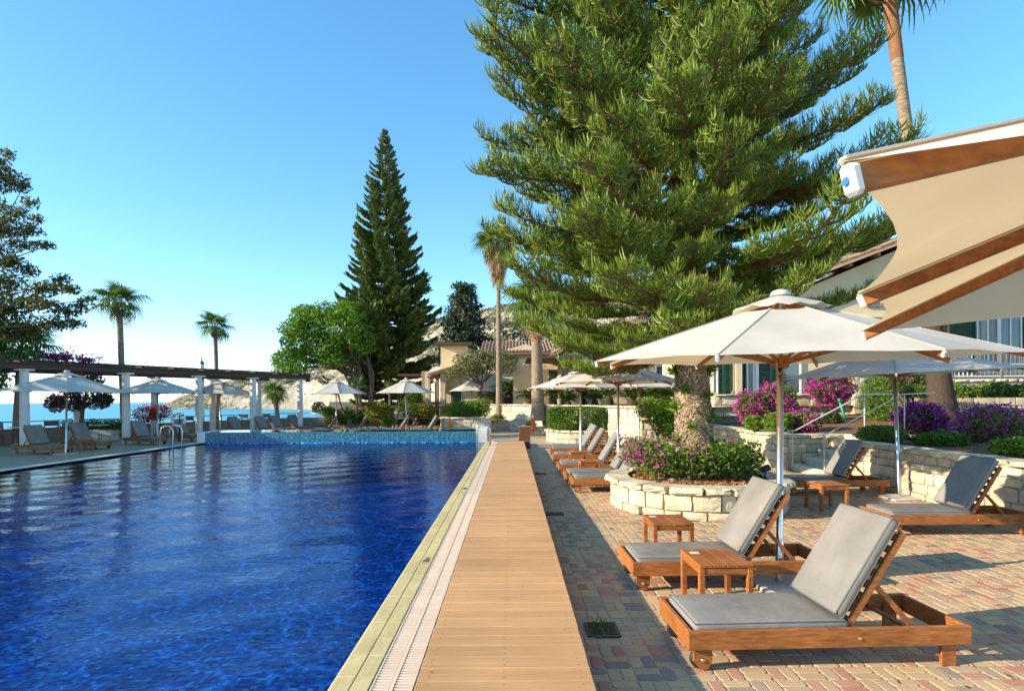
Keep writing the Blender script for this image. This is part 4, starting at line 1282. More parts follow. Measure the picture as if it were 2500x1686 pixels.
for s in spots:
    jz = random.uniform(-.0015, .0015); jr = random.uniform(-.025, .025)
    if id(s) in near:
        put('paving_block', bmesh_block, bed, loc=(s[0], s[1], jz), rot=(random.uniform(-.008, .008), random.uniform(-.008, .008), s[2] + jr))
    else:
        rest.append((s[0], s[1], jz, s[2] + jr))
rest = np.array(rest); BVn = np.array(BV)
ca, sa = np.cos(rest[:, 3])[:, None], np.sin(rest[:, 3])[:, None]
VX = rest[:, 0:1] + ca * BVn[:, 0] - sa * BVn[:, 1]; VY = rest[:, 1:2] + sa * BVn[:, 0] + ca * BVn[:, 1]; VZ = rest[:, 2:3] + BVn[:, 2]
V = np.stack([VX, VY, VZ], 2).reshape(-1, 3)
me = bpy.data.meshes.new('paving_blocks')
FF = []
for k in range(len(rest)):
    o = k * len(BV)
    for f in BF: FF.append([o + i for i in f])
me.from_pydata(V.tolist(), [], FF); me.materials.append(MT['block_island'])
tag(put('paving_blocks', me, bed), kind='stuff')
# ------------------------------------------------------------------ plants
def norm(a): return a / (np.linalg.norm(a, axis=1)[:, None] + 1e-9)

def leaf_quads(C, D, S, ln, wd, fold=0.0):
    """diamond leaves: centre C, axis D, side S, lengths ln, widths wd"""
    ln = np.asarray(ln).reshape(-1, 1) * np.ones((len(C), 1)); wd = np.asarray(wd).reshape(-1, 1) * np.ones((len(C), 1))
    V = np.stack([C - D * ln * .5, C + S * wd * .5 - D * ln * .05, C + D * ln * .5, C - S * wd * .5 - D * ln * .05], 1)
    return V.reshape(-1, 3)

def rand_dirs(n, zs=1.0):
    d = RNG.normal(size=(n, 3)); d[:, 2] *= zs
    return norm(d)

def ell_points(n, c, r, shell=.55, flat=None):
    """points through an ellipsoid, denser towards its skin; also outward directions"""
    d = rand_dirs(n)
    rad = 1 - shell * RNG.uniform(0, 1, n) ** 1.6
    rad *= 1 + .10 * np.sin(d[:, 0] * 7 + c[0]) * np.sin(d[:, 1] * 6 + c[1] * 3) + .08 * np.sin(d[:, 2] * 9 + c[0] * 2)
    p = d * rad[:, None] * np.array(r) + np.array(c)
    o = norm(d / np.array(r))
    return p, o

def foliage_from(Ps, Os, ln, wd, droop=0.0, out=.6, jit=.3):
    n = len(Ps)
    D = norm(Os * out + rand_dirs(n) * (1 - out) * 1.3 + np.array([0, 0, -droop]))
    S = norm(np.cross(D, rand_dirs(n)))
    l = ln * RNG.uniform(1 - jit, 1 + jit, n); w = wd * RNG.uniform(1 - jit, 1 + jit, n)
    return leaf_quads(Ps, D, S, l, w)

def add_foliage(name, V, m, parent, n=4):
    return put(name, np_mesh(name, V, np.arange(len(V)), n, m), parent)

def limb_tube(b, p, q, r0, r1, bend=.08, n=6, seg=5):
    p, q = Vector(p), Vector(q); L = (q - p).length
    off = Vector((random.uniform(-1, 1), random.uniform(-1, 1), random.uniform(-.3, .8))) * L * bend
    pts, rs = [], []
    for i in range(seg + 1):
        f = i / seg
        pts.append(p.lerp(q, f) + off * (4 * f * (1 - f))); rs.append(r0 + (r1 - r0) * f)
    b.tube(pts, rs, n, False)
    return pts

def knobbly(pts, rads, n, amp, freq, m, name, parent, smooth=True):
    """trunk with an uneven skin"""
    b = MB(); b.tube(pts, rads, n, False, smooth=smooth)
    me = b.mesh(name, m)
    for v in me.vertices:
        p = v.co
        # away from the axis
        c = min(pts, key=lambda q: (Vector(q) - p).length)
        d = (p - Vector(c)); d.z = 0
        if d.length > 1e-5:
            d.normalize(); v.co = p + d * amp * (mnoise.noise(p * freq) + .6 * mnoise.noise(p * freq * 2.7))
    return put(name, me, parent)

# ---- the big araucaria ---------------------------------------------------------------------
def strips(P0, D0, L, curl, wd, seg=3):
    """curved thin shoots: start P0, direction D0, length L, bending towards up by curl"""
    n = len(P0)
    up = np.array([0, 0, 1.0])
    pts = [P0]; d = D0.copy(); p = P0.copy()
    for s in range(seg):
        p = p + d * (L / seg)[:, None]
        pts.append(p)
        d = norm(d + up * (curl / seg)[:, None])
    S = norm(np.cross(D0, rand_dirs(n)))
    V = []
    wds = [1.0, 1.0, .9, .25]
    for s in range(seg + 1):
        w = (wd * wds[min(s, 3)])
        V.append(pts[s] - S * w); V.append(pts[s] + S * w)
    V = np.stack(V, 1)                       # n, 2(seg+1), 3
    base = (np.arange(n) * 2 * (seg + 1))[:, None]
    F_ = []
    for s in range(seg):
        F_.append(base + np.array([[2 * s, 2 * s + 1, 2 * s + 3, 2 * s + 2]]))
    F_ = np.stack(F_, 1).reshape(-1)
    return V.reshape(-1, 3), F_

def arau_branch(seed, L, droop, dens=1.0, shoot=.22, wd=.0075):
    """limb along +x; returns (wood mesh, needle mesh)"""
    rs = np.random.RandomState(seed)
    def axis(t):
        t = np.asarray(t)
        return np.stack([L * t, .10 * L * np.sin(t * 2.2 + seed) * t, L * (-droop * np.sin(t * 2.6) * .8 + (.055 + droop * .42) * t ** 2.6)], -1)
    wood = MB()
    ts = np.linspace(0, 1, 11); pts = axis(ts)
    wood.tube([tuple(p) for p in pts], [.045 * (1 - .82 * t) * (L / 3.2) + .004 for t in ts], 6, False)
    P0, D0, LN, CU = [], [], [], []
    def shoots(pts, spacing, lmax, t_start):
        seg = np.diff(pts, axis=0); ln = np.linalg.norm(seg, axis=1); tot = ln.sum()
        n = int(tot / spacing)
        if n < 2: return
        s = np.linspace(0, tot * .999, n); cum = np.concatenate([[0], np.cumsum(ln)])
        idx = np.clip(np.searchsorted(cum, s, side='right') - 1, 0, len(ln) - 1)
        f = ((s - cum[idx]) / ln[idx])[:, None]
        p = pts[idx] + seg[idx] * f; tang = norm(seg[idx])
        rel = s / tot
        ok = rel > t_start
        p, tang, rel = p[ok], tang[ok], rel[ok]
        n = len(p)
        side = np.cross(tang, np.array([0, 0, 1.0])); side = norm(side)
        upv = np.cross(side, tang)
        a = rs.uniform(-.35, np.pi + .35, n)          # lateral and upper half
        d = side * np.cos(a)[:, None] + upv * (np.sin(a) * .75)[:, None] + tang * rs.uniform(.25, .95, n)[:, None]
        d = norm(d)
        tip = np.clip((1 - rel) * 5, .45, 1)
        P0.append(p); D0.append(d); LN.append(lmax * rs.uniform(.7, 1.2, n) * tip); CU.append(rs.uniform(1.2, 2.4, n))
    shoots(axis(np.linspace(0, 1, 30)), .011 / dens, shoot, .34)
    ns = int(11 * L / 3.2)
    for k in range(ns):
        for sgn in (-1, 1):
            t = .24 + .74 * (k + rs.uniform(.1, .9)) / ns
            p = axis(t); tg = norm((axis(t + .02) - axis(t))[None])[0]
            sl = (.25 + 1.0 * (1 - t) ** .7) * L / 3.2 * rs.uniform(.7, 1.15)
            sd = np.cross(tg, [0, 0, 1.0]) * sgn
            d = tg * rs.uniform(.5, .9) + sd * rs.uniform(.6, 1.0) + np.array([0, 0, rs.uniform(-.12, .16)])
            d /= np.linalg.norm(d)
            q = np.linspace(0, 1, 7)[:, None]
            pts = p + d * sl * q + np.array([0, 0, 1.0]) * (.20 * sl) * q ** 2.2 - np.array([0, 0, .10 * sl]) * np.sin(q * np.pi)
            wood.tube([tuple(x) for x in pts], [.014 * (1 - .75 * x) for x in q[:, 0]], 4, False)
            shoots(pts, .0125 / dens, shoot * .95, .12)
    P0 = np.concatenate(P0); D0 = np.concatenate(D0); LN = np.concatenate(LN); CU = np.concatenate(CU)
    V, F_ = strips(P0, D0, LN, CU, wd)
    # a few dead brown shoots hanging near the base of the limb
    n = 190
    t = rs.uniform(.06, .62, n); pd = axis(t); dd = norm(rs.normal(size=(n, 3)) + np.array([0, 0, -.6]))
    V2, F2 = strips(pd, dd, rs.uniform(.08, .2, n), rs.uniform(-1, -.2, n), wd)
    return wood.mesh('wood', MT['bark_pine']), np_mesh('needles', V, F_, 4, MT['needle']), np_mesh('dead_shoots', V2, F2, 4, MT['needle_dead'])

TX, TY = PLX + .02, PLY + .05
tr = thing('araucaria_tree', 'huge araucaria with upturned needle branches rising from the round stone planter', 'tree', (TX, TY, .44))
LEAN = -.035
kp = [(LEAN * z, 0, z) for z in np.linspace(0, 13.2, 120)]
def trad(z): return .30 * (1 - z / 15) ** 1.1 * (1 + .18 * math.exp(-z * 2.2))
knobbly(kp, [trad(p[2]) for p in kp], 40, .028, 11.0, MT['bark_arau'], 'trunk', tr)
# flaking bark plates standing off the lower trunk
V = []
nb = 5200
zz = RNG.uniform(.0, 2.6, nb); aa = RNG.uniform(0, 2 * np.pi, nb)
rr = np.array([trad(z) for z in zz]) + RNG.uniform(-.005, .022, nb)
O = np.stack([np.cos(aa), np.sin(aa), np.zeros(nb)], 1); C = O * rr[:, None]; C[:, 2] = zz; C[:, 0] += LEAN * zz
D = norm(np.stack([-np.sin(aa), np.cos(aa), RNG.uniform(-.8, .8, nb)], 1) + O * RNG.uniform(-.5, .5, nb)[:, None]); S = norm(np.cross(D, O + RNG.normal(size=(nb, 3)) * .35))
V = leaf_quads(C, D, S, RNG.uniform(.03, .075, nb), RNG.uniform(.018, .045, nb))
bkm = mat('bark_flake', (.44, .335, .22), (.26, .185, .115), 8, .95, island=.4)
tag(put('bark_flakes', np_mesh('bark_flakes', V, np.arange(len(V)), 4, bkm), tr), kind='stuff')
BR = [arau_branch(k, 3.2, dr, 1.25, .27) for k, dr in enumerate((.10, .16, .05, .12, .20))]
z = 2.7; wh = 0
while z < 12.6:
    prof = np.interp(z, [2.2, 3.2, 4.4, 6.0, 8.0, 10, 12.8], [2.4, 2.85, 2.9, 2.95, 2.55, 1.9, .6])
    nbr = 11 if z < 9 else 8
    for k in range(nbr):
        a = wh * 1.13 + k * 2 * math.pi / nbr + random.uniform(-.22, .22)
        Lb = prof * random.choice((random.uniform(.68, .95), random.uniform(.92, 1.2)))
        if z < 4.3 and math.cos(a) > .2: Lb *= .74
        if z > 4.6 and math.cos(a) < -.3: Lb *= 1.13
        s = Lb / 3.2
        w, nd, de = random.choice(BR)
        pitch = np.interp(z, [2.3, 3.2, 6, 12], [.10, .06, .04, -.15]) + random.uniform(-.09, .09)
        o = put('branch', w, tr, loc=(LEAN * z + trad(z) * .6 * math.cos(a), trad(z) * .6 * math.sin(a), z - .44 + random.uniform(-.05, .05)), rot=(random.uniform(-.12, .12), pitch, a), scale=(s, s * random.choice((-1, 1)), max(s, .62)))
        put('needles', nd, o)
        if z < 7: put('dead_shoots', de, o)
    z += .54
    wh += 1
# young green tufts sprouting from the bare trunk
def tuft(n, L):
    d = norm(np.abs(RNG.normal(size=(n, 3))) * np.array([1, 1, .8]) * np.sign(RNG.normal(size=(n, 3)) + np.array([1.3, 0, .8])))
    V, F_ = strips(np.zeros((n, 3)) + RNG.normal(size=(n, 3)) * .012, d, RNG.uniform(.6, 1.1, n) * L, RNG.uniform(.3, 1.2, n), .009)
    return np_mesh('sprout', V, F_, 4, MT['leaf_box'])
TFT = [tuft(46, .17), tuft(36, .13)]
for (a, z, s) in ((-2.9, 1.75, 1.3), (-2.2, 1.45, .9), (-.9, 1.35, 1.2), (-.7, .95, .9), (-.3, 1.75, 1.4), (-1.9, .85, .9), (-2.75, .6, 1.1), (-.55, .5, 1.2), (-1.3, 1.05, .8), (-2.95, 1.15, 1.3), (-.2, 1.0, 1.2), (-1.0, .3, 1.0), (-2.6, 1.95, 1.0), (-.35, .15, 1.1)):
    put('sprout', random.choice(TFT), tr, loc=(LEAN * z + trad(z) * math.cos(a), trad(z) * math.sin(a), z), rot=(0, 0, a), scale=(s, s, s))
# ---- shrubs --------------------------------------------------------------------------------
def shrub(name, label, cat, parts, leafm, n, ln, wd, group=None, petals=None, pn=0, out=.45, shell=.6, stem=True, petal_size=.05, pbias=None, base=None, boxy=False):
    """parts: list of (centre, radii) ellipsoids in world space"""
    c0 = np.mean([p[0] for p in parts], 0)
    zb = base if base is not None else min(p[0][2] - p[1][2] for p in parts)
    root = thing(name, label, cat, (c0[0], c0[1], zb), 0, group)
    off = np.array([c0[0], c0[1], zb])
    vol = np.array([(p[1][0] * p[1][1] + p[1][0] * p[1][2] + p[1][1] * p[1][2]) for p in parts]); vol = vol / vol.sum()
    VS, PP = [], []
    for prt, f in zip(parts, vol):
        c, r = prt[:2]; pw = prt[2] if len(prt) > 2 else 1.0
        k = max(20, int(n * f))
        if boxy:
            q = RNG.uniform(-1, 1, (k, 3)); ax = RNG.integers(0, 3, k); sg = RNG.choice([-1, 1], k)
            q[np.arange(k), ax] = sg * (1 - .35 * RNG.uniform(0, 1, k) ** 2)
            if boxy == 'drum':
                hh = np.hypot(q[:, 0], q[:, 1]); mx_ = np.maximum(np.abs(q[:, 0]), np.abs(q[:, 1])); q[:, :2] *= (mx_ / np.maximum(hh, 1e-6))[:, None]
            # rounded corners
            m_ = np.abs(q); ex = (np.sum(m_ ** 6, 1)) ** (1 / 6); q = q / np.maximum(ex, .9)[:, None]
            q += .035 * np.sin(q * 9 + np.array([1, 2, 3]))
            p = q * np.array(r) + np.array(c); o = norm(np.sign(q) * np.abs(q) ** 5 + 1e-6)
        else:
            p, o = ell_points(k, c, r, shell)
        p[:, 2] = np.maximum(p[:, 2], zb + .01)
        VS.append(foliage_from(p, o, ln, wd, 0, out))
        if petals and pn:
            kp_ = int(pn * f * pw)
            if kp_ < 4: continue
            cl = max(1, kp_ // 9)
            cp_, co = ell_points(cl, c, np.array(r) * 1.03, .12)
            keep = np.ones(cl, bool) if pbias is None else pbias((cp_ - np.array(c)) / np.array(r))
            cp_, co = cp_[keep], co[keep]
            pp = np.repeat(cp_, 9, 0) + RNG.normal(size=(len(cp_) * 9, 3)) * petal_size * 1.1
            PP.append(foliage_from(pp, np.repeat(co, 9, 0), petal_size, petal_size * .85, 0, .5))
    add_foliage('foliage', np.concatenate(VS) - off, MT[leafm], root)
    if PP and sum(len(x) for x in PP): add_foliage('blossom', np.concatenate(PP) - off, MT[petals], root)
    if stem:
        b = MB()
        for (c, r) in [q_[:2] for q_ in parts]:
            for k in range(4):
                q = np.array(c) - off + RNG.normal(size=3) * np.array(r) * .35
                limb_tube(b, (RNG.normal() * .04 + (c[0] - off[0]) * .4, RNG.normal() * .04 + (c[1] - off[1]) * .4, 0), q, .018, .006, .1, 5, 4)
        b.build('stems', MT['bark_grey'], root)
    return root

# shrub under the big tree
tp = [((PLX + dx, PLY + dy, z - .07), (r[0], r[1], r[2] * .86), 3.0 if dx < -.5 else (.8 if dx < .1 else .15)) for (dx, dy, z, r) in ((-.98, -.10, .92, (.30, .32, .34)), (-.72, -.34, .86, (.32, .30, .36)), (-.38, -.46, .84, (.30, .26, .33)), (0, -.50, .83, (.32, .26, .32)), (.38, -.44, .84, (.32, .28, .34)), (.70, -.26, .86, (.32, .30, .36)), (.86, .1, .82, (.3, .36, .34)), (-.6, .5, .86, (.45, .4, .34)), (.4, .6, .86, (.5, .4, .34)))]
shrub('bougainvillea_shrub', 'low bougainvillea shrub with a few purple flowers round the big trunk', 'shrub', tp, 'leaf_boug', 8200, .062, .036, None, 'petal', 1500, .35, .85, True, .045, lambda q: (q[:, 0] < -.05 + RNG.uniform(-.6, .5, len(q))) & (q[:, 2] > -.3), base=.44)
shrub('leafy_shrub', 'light green shrub left of the big trunk, on the wall behind', 'shrub', [((4.55, 18.2, 1.42), (.62, .5, .5)), ((4.9, 18.3, 1.0), (.4, .4, .6))], 'leaf_box', 3200, .10, .05)

def px_ell(u0, u1, v0, v1, d, dy=None):
    a = P((u0 + u1) / 2, (v0 + v1) / 2, d)
    rx = (u1 - u0) / 2 / F * d; rz = (v1 - v0) / 2 / F * d
    return (np.array(a), np.array([rx, dy if dy else rx * .8, rz]))
gBG = 'bougainvillea bushes'
fl = lambda q: q[:, 2] > -.75
shrub('bougainvillea_bush', 'tall magenta bougainvillea left of the steel pole, against the shuttered windows', 'shrub', [px_ell(1800, 1880, 955, 1030, 17.5), px_ell(1855, 1945, 932, 1025, 17.6)], 'leaf_boug', 5200, .085, .05, gBG, 'petal', 4800, .4, .5, True, .06, lambda q: q[:, 0] + q[:, 2] * .6 < .45)
shrub('bougainvillea_bush', 'magenta bougainvillea hanging on the stone house wall', 'shrub', [px_ell(1975, 2085, 905, 985, 19.2, .6)], 'leaf_boug', 3600, .085, .05, gBG, 'petal', 4200, .4, .5, False, .062, lambda q: q[:, 0] < .55)
shrub('bougainvillea_bush', 'small magenta bougainvillea beside the stair handrail', 'shrub', [px_ell(1930, 2000, 1000, 1058, 15.2, .5)], 'leaf_boug', 2200, .075, .045, gBG, 'petal', 1500, .4, .5, True, .055, lambda q: q[:, 0] < .3, base=.8)
shrub('bougainvillea_bush', 'dark purple bougainvillea left of the thick palm trunk', 'shrub', [px_ell(2196, 2298, 988, 1065, 13.2, .6)], 'leaf_dark', 4200, .075, .045, gBG, 'petal', 2300, .4, .5, True, .052, lambda q: q[:, 2] > -.55, base=.85)
shrub('bougainvillea_bush', 'purple bougainvillea right of the thick palm trunk', 'shrub', [px_ell(2352, 2492, 992, 1080, 11.6, .55), px_ell(2385, 2470, 1050, 1105, 11.5, .35)], 'leaf_boug', 4200, .07, .042, gBG, 'petal', 2600, .4, .55, True, .05, lambda q: q[:, 2] > -.3, base=.82)
gBX = 'clipped green bushes on the garden wall'
shrub('box_bush', 'rounded green bush left of the steel parasol pole', 'shrub', [px_ell(1815, 1868, 1014, 1052, 15.5)], 'leaf_box', 2200, .055, .036, gBX, base=.8)
shrub('box_bush', 'rounded green bush behind the steel parasol pole', 'shrub', [px_ell(1862, 1938, 1004, 1054, 15.0)], 'leaf_box', 3000, .055, .036, gBX, base=.8)
shrub('box_bush', 'dark round bush behind the stair handrail', 'shrub', [px_ell(2002, 2058, 1005, 1047, 17.0)], 'leaf_dark', 2000, .055, .036, gBX, base=.85)
shrub('box_bush', 'dark green clipped bush at the top of the garden steps', 'shrub', [px_ell(2102, 2200, 1035, 1088, 11.9, .5)], 'leaf_hedge', 4200, .05, .032, gBX, base=.80)
shrub('box_bush', 'low green bush below the dark purple bougainvillea', 'shrub', [px_ell(2240, 2358, 1050, 1100, 11.2, .45)], 'leaf_hedge', 4200, .05, .032, gBX, base=.80)
shrub('box_bush', 'bright yellow-green bush at the right edge of the picture', 'shrub', [px_ell(2432, 2545, 1066, 1122, 9.0, .4)], 'leaf_box', 4200, .045, .03, gBX, base=.78)
shrub('creeper_column', 'tall column of small-leaved creeper behind the right parasol pole', 'creeper', [px_ell(2112, 2180, 905, 1045, 17.0, .7)], 'leaf_hedge', 6500, .06, .04, None, base=.9)
shrub('creeper_bush', 'dark leafy climber right of the right parasol pole', 'creeper', [px_ell(2190, 2262, 905, 960, 18.2, .7)], 'leaf_dark', 3200, .08, .05, None, 'petal', 160, base=1.6)
b_ = [px_ell(2205 + 48 * k, 2262 + 48 * k, 934 + random.uniform(-3, 6) - k * .5, 975 + random.uniform(-4, 4), 17.0 - k * .14, .45) for k in range(7)]
shrub('trailing_plant', 'trailing green groundcover spilling over the upper stone wall', 'groundcover', b_, 'leaf_boug', 8500, .075, .045, None, base=1.75)
# far shrubs
gY = 'shrubs beyond the basin'
shrub('yellow_shrub', 'yellow-orange shrub right of the yuccas, before the tall conifer', 'shrub', [px_ell(890, 945, 978, 1028, 33), px_ell(915, 965, 985, 1030, 33.5)], 'leaf_yellow', 3200, .12, .07, gY, base=.0)
shrub('yellow_shrub', 'yellow-green shrub behind the middle parasol, left of the striped planter', 'shrub', [px_ell(995, 1062, 984, 1020, 34), px_ell(1030, 1066, 990, 1022, 34)], 'leaf_yellow', 3400, .11, .065, gY, base=.0)
shrub('ball_shrub', 'pale green clipped ball below the parasol by the yuccas', 'shrub', [px_ell(780, 822, 991, 1016, 34)], 'leaf_box', 1500, .09, .055, gY, base=.0)
shrub('dark_shrub', 'dark conifer shrub at the end of the parapet', 'shrub', [px_ell(760, 796, 980, 1010, 36), px_ell(790, 812, 990, 1025, 35.5)], 'leaf_dark', 1800, .10, .05, gY, base=.0)
shrub('leafy_shrub', 'dark green shrub mass behind the loungers beyond the basin', 'shrub', [px_ell(800, 880, 1000, 1040, 34.2, .8), px_ell(860, 905, 1005, 1040, 34, .8)], 'leaf_hedge', 3000, .12, .07, gY, base=.0)
shrub('leafy_shrub', 'white-dotted green shrub beside the half sunlit lounger', 'shrub', [px_ell(925, 965, 1012, 1042, 32)], 'leaf_boug', 1500, .09, .06, gY, base=.0)
shrub('leafy_shrub', 'dense green shrub at the foot of the tall conifer', 'shrub', [px_ell(985, 1032, 950, 1000, 38), px_ell(1000, 1040, 985, 1025, 37)], 'leaf_hedge', 2600, .13, .08, gY, base=.0)
# planters with clipped hedges
def planter_round(cx, cy, r, h, label, mat_cap=.1):
    stone_wall('stone_planter', label, circle(cx, cy, r, 24), 0, h, .24, (.15, .24), (.22, .45), mat_cap, True, 'planter', only=toward(cx, cy))
    tag(MB().lathe([(0, 0), (r - .15, 0)], 24, (cx, cy, h - .06)).build('planter_soil', MT['soil']), kind='structure')
pc = G(1422, 1066); prad = 1.25
planter_round(2.95, 23.9, 1.5, .52, 'round stone planter under the clipped round hedge')
hz = np.array([2.95, 23.9, .98]); shrub('clipped_hedge', 'drum-shaped clipped dark hedge in the round stone planter', 'hedge', [(hz, np.array([1.42, 1.42, .46]))], 'leaf_hedge', 26000, .085, .055, None, boxy='drum', base=.5)
stone_wall('hedge_planter', 'cream stone planter behind the basin with an orange painted stripe', [(-3.72, 31.4), (-3.72, 29.9), (-1.2, 29.9), (-1.15, 31.4)], 0, .86, .3, (.2, .3), (.3, .6), .1, False, 'planter')
tag(MB().box((-2.45, 30.85, .4), (2.3, 1.6, .76)).build('planter_soil', MT['soil']), kind='structure')
hp = []
for k in range(6): hp.append((np.array([-3.35 + .36 * k, 30.7, 1.17 + .035 * k]), np.array([.40, .6, .40 + .02 * k])))
shrub('clipped_hedge', 'long clipped yellow-green hedge in the striped stone planter', 'hedge', hp, 'leaf_box', 9000, .085, .055, None, base=.66)
V8 = [(-3.34, 29.84, .02), (-3.06, 29.84, .02), (-3.13, 29.84, .84), (-3.27, 29.84, .84)]
b = MB(); b.convex(V8 + [(x, y + .04, z) for (x, y, z) in V8], [(0, 1, 2, 3), (4, 5, 6, 7), (0, 1, 5, 4), (1, 2, 6, 5), (2, 3, 7, 6), (3, 0, 4, 7)])
tag(b.build('painted_stripe', mat('orange_mosaic', (.72, .30, .02), (.55, .16, .02), 14, .5)), 'orange mosaic strip running up the hedge planter', 'mosaic strip')
stone_wall('stone_planter', 'small square stone planter under the slender palm', [(-1.2, 33.6), (-1.2, 32.4), (.05, 32.4), (.05, 33.6)], 0, .64, .25, (.16, .25), (.25, .5), .08, False, 'planter')
tag(MB().box((-.58, 33.2, .28), (1.1, 1.3, .58)).build('planter_soil', MT['soil']), kind='structure')
shrub('grass_mound', 'bright green low mound in the planter of the slender palm', 'shrub', [(np.array([-.8, 32.85, .72]), np.array([.42, .35, .22])), (np.array([-.3, 32.85, .7]), np.array([.4, .35, .2]))], 'leaf_lime', 2600, .09, .03, None, base=.45)
stone_wall('stone_planter', 'low stone planter at the foot of the thick palm', [(.6, 29.6), (.6, 28.6), (2.3, 28.6)], 0, .42, .25, (.16, .22), (.25, .5), .07, False, 'planter')
tag(MB().box((1.5, 29.3, .16), (1.7, 1.2, .36)).build('planter_soil', MT['soil']), kind='structure')
for (x, lab) in ((.95, 'small green tuft left of the thick palm foot'), (1.95, 'small green tuft right of the thick palm foot')):
    shrub('grass_tuft', lab, 'shrub', [(np.array([x, 28.95, .5]), np.array([.32, .3, .22]))], 'leaf_lime', 700, .08, .03, 'green tufts at the palm foot', base=.36)
# left terrace hedge in a white trough
pl = G(190, 1080)
tr_ = thing('planter_trough', 'long white tiled trough under the pergola hedge', 'planter', (pl.x, pl.y + 1.2, 0))
for i_ in range(5):
    for j_ in range(2): MB().box((-1.2 + .44 * i_, 0, .13 + .25 * j_), (.43, .5, .24), R_ if False else None, bev=.006).build('tile', MT['white_paint'], tr_)
hp = [(np.array([pl.x - 1.3 + .5 * k, pl.y + 1.2, .72]), np.array([.38, .36, .26])) for k in range(6)]
shrub('clipped_hedge', 'small dark clipped hedge in the white trough by the parapet', 'hedge', hp, 'leaf_hedge', 3600, .075, .045, None, base=.48)
# bougainvillea standard under the pergola
bt = thing('bougainvillea_tree', 'dark bougainvillea tree with purple edge flowers behind the leftmost parasol', 'tree', tuple(P(198, 1045, 24.0)))
bt.location.z = 0
b = MB(); limb_tube(b, (0, 0, 0), (.1, 0, 1.6), .09, .07, .05); q0 = Vector((.1, 0, 1.6))
cl_ = [px_ell(112, 160, 960, 1005, 24), px_ell(150, 215, 955, 1005, 24), px_ell(205, 268, 950, 1000, 24), px_ell(140, 190, 925, 965, 24.3), px_ell(190, 250, 900, 960, 24.3), px_ell(235, 275, 960, 990, 24)]
off = np.array(bt.location)
for (c, r) in cl_: limb_tube(b, q0, c - off, .04, .012, .12)
b.build('trunk', MT['bark_grey'], bt)
VS, PS = [], []
for (c, r) in cl_:
    p, o = ell_points(700, c - off, r, .8); VS.append(foliage_from(p, o, .12, .07))
    p, o = ell_points(60 if c[0] > -17.6 else 200, c - off, np.array(r) * 1.02, .15); PS.append(foliage_from(p, o, .09, .08))
# loose arching twigs above
for k in range(8):
    a = P(random.uniform(170, 240), 930, 24.2) - bt.location; e = P(random.uniform(130, 310), random.uniform(862, 930), 24.4) - bt.location
    t = np.linspace(0, 1, 46)[:, None]; pts = np.array(a) * (1 - t) + np.array(e) * t + np.array([0, 0, .35]) * np.sin(t * np.pi)
    VS.append(foliage_from(pts + RNG.normal(size=pts.shape) * .05, rand_dirs(len(pts)), .08, .05))
    b = MB(); b.tube([tuple(x) for x in pts[::5]], .008, 4, False); b.build('twig', MT['bark_grey'], bt)
add_foliage('crown', np.concatenate(VS), MT['leaf_dark'], bt); add_foliage('blossom', np.concatenate(PS), MT['petal'], bt)
pb_ = [px_ell(330, 375, 990, 1030, 26), px_ell(365, 415, 988, 1025, 26)]
shrub('bougainvillea_bush', 'pinkish red bougainvillea beside the second shaded parasol pole', 'shrub', pb_, 'leaf_dark', 500, .09, .05, gBG, 'petal_red', 1500, .4, .6, True, .07, None, base=.0)
tops = [px_ell(105, 135, 862, 876, 22.5, .4), px_ell(130, 170, 864, 880, 22.7, .4), px_ell(190, 225, 872, 884, 23, .4)]
shrub('bougainvillea_vine', 'purple bougainvillea sprays lying on top of the pergola beam', 'vine', tops, 'leaf_dark', 500, .10, .06, None, 'petal', 520, .4, .6, False, .09, None)
# ---- fan palms -----------------------------------------------------------------------------
def fan_frond(seed, m, droop=.5, pet=.75, rad=.95, nseg=26):
    rs = np.random.RandomState(seed)
    b = MB()
    b.tube([(0, 0, 0), (pet * .5, 0, .06), (pet, 0, .05)], [.022, .016, .012], 4, False)
    hub = np.array([pet, 0, .05])
    V, Fc = [], []
    for k in range(nseg):
        a = (k / (nseg - 1) - .5) * R(285)
        L = rad * (1 - .25 * abs(a) / R(142)) * rs.uniform(.9, 1.08)
        d = np.array([math.cos(a), math.sin(a), 0])
        s = np.array([-d[1], d[0], 0])
        w = .035 * rad
        dr = droop * rs.uniform(.7, 1.3)
        cup = .22 * rad
        prev = None
        for i, (f, ww) in enumerate(((0, .25), (.35, 1.0), (.62, .85), (.85, .45), (1.0, .06))):
            z = cup * math.sin(min(f, .6) / .6 * math.pi / 2) * (abs(a) / R(142)) ** 1.5 - dr * max(0, f - .42) ** 1.7 * L * 1.9
            rr_ = f * L * (1 - .28 * dr * max(0, f - .5))
            c = hub + d * rr_ + np.array([0, 0, z])
            V += [tuple(c - s * w * ww), tuple(c + s * w * ww + np.array([0, 0, .012]))]
        o = k * 10
        for i in range(4): Fc.append((o + 2 * i, o + 2 * i + 1, o + 2 * i + 3, o + 2 * i + 2))
    b.add(V, Fc, False)
    return b.mesh('frond', m)
FR = [fan_frond(k, MT['frond'], dr) for k, dr in enumerate((.5, .8, 1.1))]
FRD = [fan_frond(10 + k, MT['frond_dead'], 1.5, .6, .8, 20) for k in range(2)]
gP = 'fan palms'
